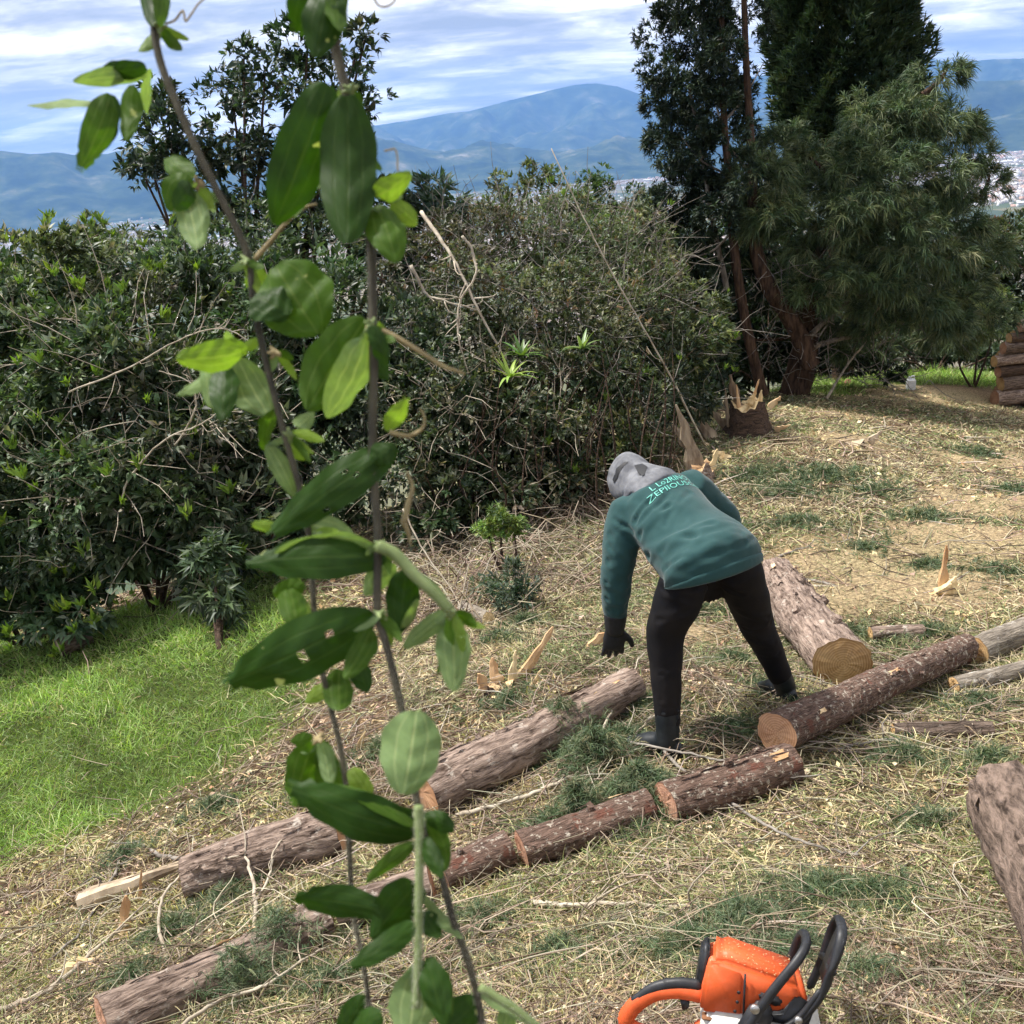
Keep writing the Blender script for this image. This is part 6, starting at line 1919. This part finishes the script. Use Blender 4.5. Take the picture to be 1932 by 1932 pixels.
LB = [
    (606, -50, 560, 66, 84, 'D', .3, .2, 1), (626, -30, 596, 108, 78, 'D', .3, -.2, 0), (640, -40, 640, 60, 44, 'M', .2, .4, 0),
    (618, 158, 520, 424, 110, 'D', .22, .15, 0), (640, 160, 560, 410, 30, 'P', .22, 1.05, 0), (655, 180, 655, 460, 114, 'D', .15, -.1, 0), (668, 200, 618, 330, 40, 'D', .3, .5, 0),
    (708, 372, 774, 328, 46, 'Y', .35, .2, 0), (710, 388, 748, 492, 72, 'M', .3, .2, 0), (738, 382, 788, 424, 38, 'Y', .4, .3, 0), (716, 360, 760, 372, 30, 'P', .2, .2, 0),
    (690, 602, 578, 774, 110, 'M', .25, .15, 0), (690, 640, 620, 790, 70, 'P', .25, .7, 0), (692, 640, 732, 716, 42, 'D', .3, .3, 0), (700, 615, 730, 690, 34, 'D', .3, -.5, 0),
    (728, 812, 768, 752, 34, 'Y', .2, .2, 1), (746, 842, 504, 1012, 80, 'D', .2, .15, 1), (520, 990, 474, 990, 22, 'Y', .2, .3, 1), (700, 870, 745, 840, 46, 'D', .2, .2, 0),
    (728, 1052, 462, 1060, 80, 'D', .38, .2, 1), (728, 1048, 520, 1035, 22, 'P', .38, 1.15, 0), (742, 1062, 688, 1122, 48, 'P', .25, .2, 0), (766, 1076, 756, 1192, 68, 'D', .25, .1, 0), (790, 1084, 850, 1150, 26, 'P', .1, .3, 0), (788, 1130, 756, 1200, 18, 'P', .1, .8, 0),
    (846, 1152, 762, 1222, 38, 'P', .2, .2, 0), (852, 1166, 858, 1304, 64, 'P', .2, .15, 0), (848, 1160, 826, 1270, 26, 'M', .2, .7, 0), (858, 1160, 876, 1230, 22, 'Y', .2, .5, 0),
    (706, 1160, 418, 1296, 112, 'D', .2, .1, 1), (700, 1185, 650, 1280, 50, 'M', .3, .4, 0),
    (786, 1342, 762, 1498, 118, 'P', .15, .1, 0), (788, 1572, 540, 1484, 88, 'D', .36, .2, 1), (786, 1560, 560, 1478, 26, 'M', .36, 1.0, 0), (786, 1538, 688, 1556, 42, 'D', .25, -.4, 0), (800, 1536, 858, 1566, 36, 'D', .25, .2, 0),
    (790, 1588, 690, 1664, 30, 'M', .2, .4, 0), (802, 1548, 842, 1642, 48, 'M', .25, .3, 0), (800, 1580, 834, 1656, 34, 'D', .2, .4, 0),
    (788, 1668, 702, 1768, 84, 'D', .25, .15, 0), (736, 1722, 548, 1692, 58, 'D', .3, .3, 1), (784, 1744, 658, 1826, 48, 'D', .2, .2, 1), (798, 1690, 872, 1772, 22, 'P', .2, .4, 0), (800, 1720, 830, 1770, 40, 'D', .2, .3, 0),
    (790, 1826, 768, 1968, 86, 'P', .2, .15, 0), (808, 1806, 842, 1940, 54, 'D', .25, .3, 0), (826, 1815, 850, 1920, 30, 'M', .25, .7, 0), (902, 1886, 834, 1950, 64, 'D', .35, .2, 0), (905, 1870, 1012, 1932, 28, 'P', .1, .5, 0), (720, 1915, 660, 1950, 50, 'D', .2, .2, 0), (960, 1900, 950, 1960, 40, 'P', .2, .3, 0)]
for k_, rows_, root, dd in ((0, LA, vA, dA), (1, LB, vB, dB)):
    for (bx, by, tx, ty, w_, kd, cu_, ro_, ct_) in rows_:
        big = w_ > 70 and kd == 'D'
        if k_ == 0 and by < 700:
            w_ *= 1.25
        vleaf(root, bx, by, tx, ty, w_, kd, dd + rng.uniform(-.012, .012), cu_ * rng.choice([-1, 1]), ro_ * rng.choice([-1, 1]), bool(ct_), rng.uniform(-.02, .02), hole=(by in (1160, 842)))
for px_, py_, dd, root in ((372, 345, dA, vA), (300, 50, dA, vA), (466, 492, dA, vA), (520, 665, dA, vA), (548, 822, dA, vA), (662, 170, dB, vB), (668, 275, dB, vB), (700, 615, dB, vB), (720, 1030, dB, vB), (716, 1160, dB, vB), (784, 1350, dB, vB), (790, 1548, dB, vB), (855, 1156, dB, vB), (600, 1395, dA, vA), (795, 1820, dB, vB)):
    bud(root, px_, py_, dd - .003, .0034, M_TENDRIL if (px_ + py_) % 3 == 0 else M_VGREEN)
    for q in range(3):
        # small drooping leaflets at the node
        a_ = rng.uniform(-1.2, 1.2) + (math.pi if q % 2 else 0)
        l_ = rng.uniform(28, 62)
        vleaf(root, px_, py_, px_ + l_ * math.cos(a_), py_ + l_ * (abs(math.sin(a_)) * .9 + .35), rng.uniform(12, 24), 'YPM'[q], dd + rng.uniform(-.01, .012), rng.uniform(.2, .5), rng.uniform(-.7, .7))
# dried flower stalk hanging beside the right stem
vstem(vB, 'dried_flower', [(768, 890), (778, 920), (770, 950), (762, 985)], dB + .02, (.0008, .002), M_TENDRIL, 900, 20)
vstem(vB, 'dried_flower', [(760, 980), (770, 1005), (775, 1030)], dB + .02, (.002, .0006), M_TENDRIL, 300, 10)


# ------------------------------------------------------------------ ground cover
def scatter(n, rmin=1.3, rmax=19.0, amin=-36, amax=36, power=0.0):
    """points over the clearing, denser close by"""
    a_ = np.radians(rng.uniform(amin, amax, n))
    r_ = np.exp(rng.uniform(math.log(rmin), math.log(rmax), n))
    return r_ * np.sin(a_), r_ * np.cos(a_), r_


def slope_normal(x, y):
    e = .05
    zx = (H(x + e, y) - H(x - e, y)) / (2 * e); zy = (H(x, y + e) - H(x, y - e)) / (2 * e)
    return nrm(np.stack([-zx, -zy, np.ones_like(zx)], -1))


def gpos(x, y, lift):
    return np.stack([x, y, HG(x, y) + 0.012 * fbm(x, y, 9.0, 4, 11) + lift], -1)


lawn = lambda x, y: soft_in(x, y, LAWN, .35)
fargr = lambda x, y: soft_in(x, y, FARGRASS, .6)

# straw and dead needles lying flat
x, y, r = scatter(150000)
keep = rng.random(len(x)) > np.maximum(lawn(x, y) * .97, sawdust(x, y) * .6)
x, y, r = x[keep], y[keep], r[keep]
n = len(x)
d = rdir(n); d[:, 2] = rng.uniform(-.1, .42, n); d = nrm(d)
pt = np.clip(.5 + 1.1 * fbm(x, y, 1.3, 4, 19) + .6 * fbm(x, y, 5.0, 3, 21), 0, 1)
cy = pal(n, [(.50, .42, .23), (.60, .52, .32), (.36, .33, .17), (.24, .28, .11), (.15, .20, .08)], [4, 3, 3, 2.5, 2], .25)
cb = pal(n, [(.29, .205, .15), (.20, .14, .10), (.37, .29, .225), (.12, .09, .07), (.25, .25, .17)], [4, 4, 3, 3, 2], .25)
c = np.where((rng.random(n) < pt)[:, None], cy, cb)
L = rng.uniform(.03, .13, n) * np.clip(r / 4, .75, 2.2) ** .6
A1 = blades(gpos(x, y, rng.uniform(.0, .02, n)), d, nrm(rdir(n) + [0, 0, .6]), L, .0022 * np.clip(r / 2.3, .8, 5), c, .25)
tag(obj('straw_litter', np_mesh('straw_litter', *A1, smooth=False), M_LITTER), 'dry straw and dead needles strewn over the clearing', 'litter', kind='stuff')

# stubble and grey green sprigs of the farther clearing
x, y, r = scatter(130000, 5.0, 19.0, -8, 36)
keep = rng.random(len(x)) > np.maximum(lawn(x, y), sawdust(x, y) * .55)
x, y, r = x[keep], y[keep], r[keep]
n = len(x)
d = rdir(n); d[:, 2] = rng.uniform(0, .8, n); d = nrm(d)
pt = np.clip(.5 + 1.3 * fbm(x, y, 1.1, 5, 23), 0, 1)
cg = pal(n, [(.16, .20, .09), (.24, .27, .13), (.11, .15, .06), (.33, .33, .17)], [3, 3, 3, 2], .25)
cs_ = pal(n, [(.52, .45, .27), (.62, .54, .35), (.35, .27, .17), (.20, .14, .09), (.42, .38, .22)], [4, 3, 3, 2.5, 2], .25)
c = np.where((rng.random(n) < pt * .95)[:, None], cg, cs_)
A1 = blades(gpos(x, y, rng.uniform(0, .015, n)), d, rdir(n), rng.uniform(.05, .14, n), .0030 * np.clip(r / 4, 1, 4), c, .3)
tag(obj('stubble', np_mesh('stubble', *A1, smooth=False), M_LITTER), 'trampled grey green stubble on the far part of the clearing', 'stubble', kind='stuff')

# wood chips and sawdust crumbs
x, y, r = scatter(120000)
keep = rng.random(len(x)) < np.clip(.16 + sawdust(x, y) * 1.1 + .22 * (fbm(x, y, 3.1, 4, 13) > .12), 0, 1) * (1 - lawn(x, y))
x, y, r = x[keep], y[keep], r[keep]
n = len(x)
d = rdir(n); d[:, 2] *= .35; d = nrm(d)
c = pal(n, [(.68, .52, .29), (.78, .66, .42), (.55, .36, .19), (.60, .42, .31), (.42, .26, .16)], [4, 3, 2, 2, 1], .2)
L = rng.uniform(.006, .026, n) * np.clip(r / 3, .8, 3.2)
A1 = leaves(gpos(x, y, rng.uniform(.002, .015, n)), d, nrm(rdir(n) * .6 + [0, 0, 1]), L, L * rng.uniform(.3, .8, n), c, .1, .05)
tag(obj('wood_chips', np_mesh('wood_chips', *A1, smooth=False), M_LITTER), 'pale wood chips and sawdust crumbs over the clearing', 'wood chips', kind='stuff')

# dry grass tufts, standing and bent
x, y, r = scatter(10500, 1.3, 15)
tuft = np.clip(.35 + 1.3 * fbm(x, y, 1.9, 4, 15), 0, 1)
keep = (rng.random(len(x)) < tuft * (1 - lawn(x, y)) * (1 - .8 * sawdust(x, y)))
x, y, r = x[keep], y[keep], r[keep]
k = 9
xx = np.repeat(x, k) + rng.normal(0, .03, len(x) * k); yy = np.repeat(y, k) + rng.normal(0, .03, len(x) * k); rr_ = np.repeat(r, k)
n = len(xx)
d = rdir(n); d[:, 2] = np.abs(d[:, 2]) * .8 + .35; d = nrm(d)
gp = (fbm(x, y, 1.6, 4, 25) + rng.normal(0, .15, len(x)) > .08)[:, None]
base = np.where(gp, pal(len(x), [(.20, .25, .10), (.27, .31, .13), (.14, .19, .07), (.36, .37, .19)], [3, 3, 3, 2], .25), pal(len(x), [(.52, .45, .25), (.44, .40, .20), (.60, .53, .33), (.33, .33, .15)], [4, 3, 2, 2], .2))
A1 = blades(gpos(xx, yy, 0), d, rdir(n), rng.uniform(.05, .17, n), .0026 * np.clip(rr_ / 2.6, .8, 4), np.repeat(base, k, 0), rng.uniform(.25, .9, n))
tag(obj('dry_grass', np_mesh('dry_grass', *A1, smooth=False), M_GRASS), 'yellow and pale green grass tufts on the clearing', 'grass', kind='stuff')

# green lawn grass and far grass
xs, ys = [], []
for poly, cnt in ((LAWN, 120000), (FARGRASS, 40000)):
    lo, hi = poly.min(0) - .4, poly.max(0) + .4
    x, y = rng.uniform(lo[0], hi[0], cnt * 2), rng.uniform(lo[1], hi[1], cnt * 2)
    kk = (lawn(x, y) if poly is LAWN else fargr(x, y)) > rng.random(len(x)) * .9 + .05
    vis = np.abs(np.arctan2(x, y)) < R(37)
    x, y = x[kk & vis], y[kk & vis]
    r = np.hypot(x, y)
    w_ = (r.min() / r) ** .6
    kk = rng.random(len(x)) < w_
    xs.append(x[kk][:cnt]); ys.append(y[kk][:cnt])
x, y = np.concatenate(xs), np.concatenate(ys)
n = len(x)
r = np.hypot(x, y)
d = rdir(n); d[:, 2] = np.abs(d[:, 2]) + .55; d = nrm(d)
pt = np.clip(.5 + .9 * fbm(x, y, 2.2, 4, 17), 0, 1)[:, None]
c = pal(n, [(.18, .30, .065), (.25, .38, .09), (.32, .42, .15), (.13, .22, .05), (.42, .44, .22), (.25, .22, .12)], [4, 4, 2.5, 3, 1.6, .8], .28) * (.65 + .7 * pt)
L = rng.uniform(.04, .19, n) * (.6 + .8 * pt[:, 0]) * np.where(y > 12, 1.5, 1.0)
A1 = blades(gpos(x, y, 0), d, rdir(n), L, .0040 * np.clip(r / 6, .7, 2.6), c, rng.uniform(.15, .7, n))
tag(obj('lawn_grass', np_mesh('lawn_grass', *A1, smooth=False), M_GRASS), 'fresh green grass on the lower left slope and far edge', 'grass', kind='stuff')

# cut conifer foliage dropped in patches
patches = [(1100, 1420, .28, 900), (1180, 1400, .2, 500), (1010, 1440, .2, 400), (1210, 1340, .25, 350), (960, 1330, .3, 300), (720, 1420, .25, 300), (1550, 1340, .3, 350), (1850, 1330, .3, 350), (1650, 1290, .2, 250), (1380, 1380, .2, 350), (1440, 1300, .2, 250), (480, 1840, .16, 600), (250, 1850, .25, 350), (620, 1860, .3, 350), (900, 1740, .3, 350), (1050, 1800, .3, 350), (1750, 1560, .3, 350), (1650, 1850, .3, 250), (1750, 1200, .3, 300), (1600, 1200, .3, 250), (1750, 980, .6, 500), (1880, 1080, .5, 350),(1205, 1530, .20, 2600), (1090, 1560, .16, 900), (1180, 1570, .16, 700), (1560, 1690, .24, 1500), (1640, 1700, .2, 900), (1400, 1740, .26, 1100), (1300, 1790, .24, 900), (1700, 1430, .2, 500), (1870, 1440, .2, 400), (530, 1810, .2, 500), (330, 1760, .2, 700), (420, 1700, .2, 600), (460, 1880, .18, 400), (1060, 1400, .3, 900), (1120, 1450, .2, 800), (1150, 1340, .2, 500), (1380, 1250, .16, 350), (1745, 1075, .2, 500), (1500, 1800, .2, 500), (990, 1180, .2, 600), (940, 1210, .2, 400), (1050, 1560, .2, 500),
           (1480, 930, .5, 900), (1560, 900, .6, 900), (1420, 900, .4, 600), (1650, 930, .5, 500), (1500, 990, .4, 500), (1330, 1160, .2, 300), (1850, 860, .6, 500), (1920, 930, .5, 350), (1350, 1010, .3, 300), (1640, 1040, .4, 400), (600, 1480, .2, 250), (400, 1530, .25, 300), (240, 1620, .25, 300)]
it = []
for px_, py_, rad_, cnt in patches:
    g = G(px_, py_)
    sc_ = np.clip(project(g)[2] / 4.5, .6, 2.2)
    a_ = rng.uniform(0, 6.28, cnt); q = rad_ * np.abs(rng.normal(0, .75, cnt)) * (.7 + .5 * np.sin(3 * a_ + px_))
    x, y = g[0] + q * np.cos(a_) * 1.3, g[1] + q * np.sin(a_)
    hi_ = .22 if (px_, py_) in ((1205, 1530), (1090, 1560), (530, 1810), (1060, 1400), (460, 1880), (1120, 1450)) else .06
    B = gpos(x, y, rng.uniform(.0, hi_, cnt) * np.clip(1 - q / rad_ / 1.3, 0, 1))
    d = rdir(cnt); d[:, 2] = np.abs(d[:, 2]) * .6; d = nrm(d)
    it.append(conifer_spray(B, d, 7, .055 * sc_ ** .5, .0028 * sc_, [(.06, .10, .045), (.09, .135, .065), (.13, .165, .09), (.22, .22, .12)], [3, 4, 3, 2], .7, .25))
A1 = cat3(it)
tag(obj('needle_litter', np_mesh('needle_litter', *A1, smooth=False), M_NEEDLE), 'patches of cut green conifer foliage dropped among the logs', 'foliage litter', kind='stuff')

# fine twigs strewn everywhere
x, y, r = scatter(8000, 1.4, 14)
keep = rng.random(len(x)) > lawn(x, y) * .97
x, y, r = x[keep], y[keep], r[keep]
ps = []
for x_, y_, r_ in zip(x, y, r):
    a_ = rng.uniform(0, 6.28)
    l_ = rng.uniform(.06, .28) * min(2, .7 + r_ / 8)
    p0 = np.array([x_, y_, HG(x_, y_)[0] + .012])
    dd = np.array([math.cos(a_), math.sin(a_), rng.uniform(-.05, .3)]) * l_
    dd[2] += HG(x_ + dd[0], y_ + dd[1])[0] - HG(x_, y_)[0]
    md = p0 + dd * .5 + rng.normal(0, .12 * l_, 3) * [1, 1, .3]
    ps.append(tube(np.array([p0, md, p0 + dd]), np.array([.0026, .002, .0012]) * max(.8, r_ / 4) * rng.uniform(.7, 1.6), 3, False))
V, Q = merge(ps)
c = np.repeat(pal(len(ps), [(.40, .33, .24), (.25, .19, .14), (.13, .095, .07), (.50, .43, .33)], [3, 3, 3, 1.5], .2), 9, 0)
tag(obj('twig_litter', np_mesh('twig_litter', V, Q, c), M_LITTER), 'fine dead twigs scattered among the logs', 'twigs', kind='stuff')

# slash: longer thin branches tangled among the logs
ps = []
for (xa, xb, ya, yb, cnt) in ((560, 1260, 1270, 1560, 360), (150, 900, 1560, 1920, 300), (1480, 1930, 1230, 1440, 170), (1150, 1480, 1180, 1480, 150), (1000, 1900, 1480, 1900, 80)):
    for q in range(cnt):
        g = G(rng.uniform(xa, xb), rng.uniform(ya, yb))
        if inpoly(np.array([g[0]]), np.array([g[1]]), LAWN)[0]:
            continue
        a_ = rng.uniform(0, 6.28); l_ = rng.uniform(.15, .6)
        dd = np.array([math.cos(a_), math.sin(a_), 0]) * l_
        pts = [g + [0, 0, .01]]
        for s_ in (.35, .7, 1.0):
            w_ = g + dd * s_ + np.array([rng.normal(0, .05), rng.normal(0, .05), 0]) * l_ * 1.5
            w_[2] = HG(w_[0], w_[1])[0] + rng.uniform(.01, .16) * l_ + .02
            pts.append(w_)
        ps.append(tube(spline(pts, 9), np.linspace(.003, .0011, 9) * rng.uniform(.6, 1.35), 3, False))
V, Q = merge(ps)
c = np.repeat(pal(len(ps), [(.42, .36, .27), (.28, .22, .16), (.15, .115, .085), (.54, .48, .38)], [2, 3, 3, .8], .2), 27, 0)
tag(obj('slash_twigs', np_mesh('slash_twigs', V, Q, c), M_LITTER), 'tangle of thin cut branches lying between and over the logs', 'twigs', kind='stuff')

# tangled brush leaning over the slope: fine twigs at the thicket foot
ps = []
for q in range(900):
    px_ = rng.uniform(700, 1300)
    g = gbelow(px_, 950, rng.uniform(6.6, 9.6) + (px_ - 1000) * .0015)
    a_ = rng.uniform(0, 6.28); l_ = rng.uniform(.2, .7)
    e_ = g + [l_ * math.cos(a_) * .8, l_ * math.sin(a_) * .6, rng.uniform(.02, .45) * l_]
    md = (g + e_) / 2 + rng.normal(0, .12 * l_, 3) + [0, 0, .05]
    ps.append(tube(np.array([g, md, e_]), np.array([.006, .005, .003]), 3, False))
V, Q = merge(ps)
c = np.repeat(pal(len(ps), [(.36, .30, .22), (.25, .19, .14), (.16, .12, .09), (.46, .40, .31)], [3, 3, 2, 1.5], .2), 9, 0)
tag(obj('brush_twigs', np_mesh('brush_twigs', V, Q, c), M_LITTER), 'tangle of thin dead twigs at the foot of the brush', 'twigs', kind='stuff')
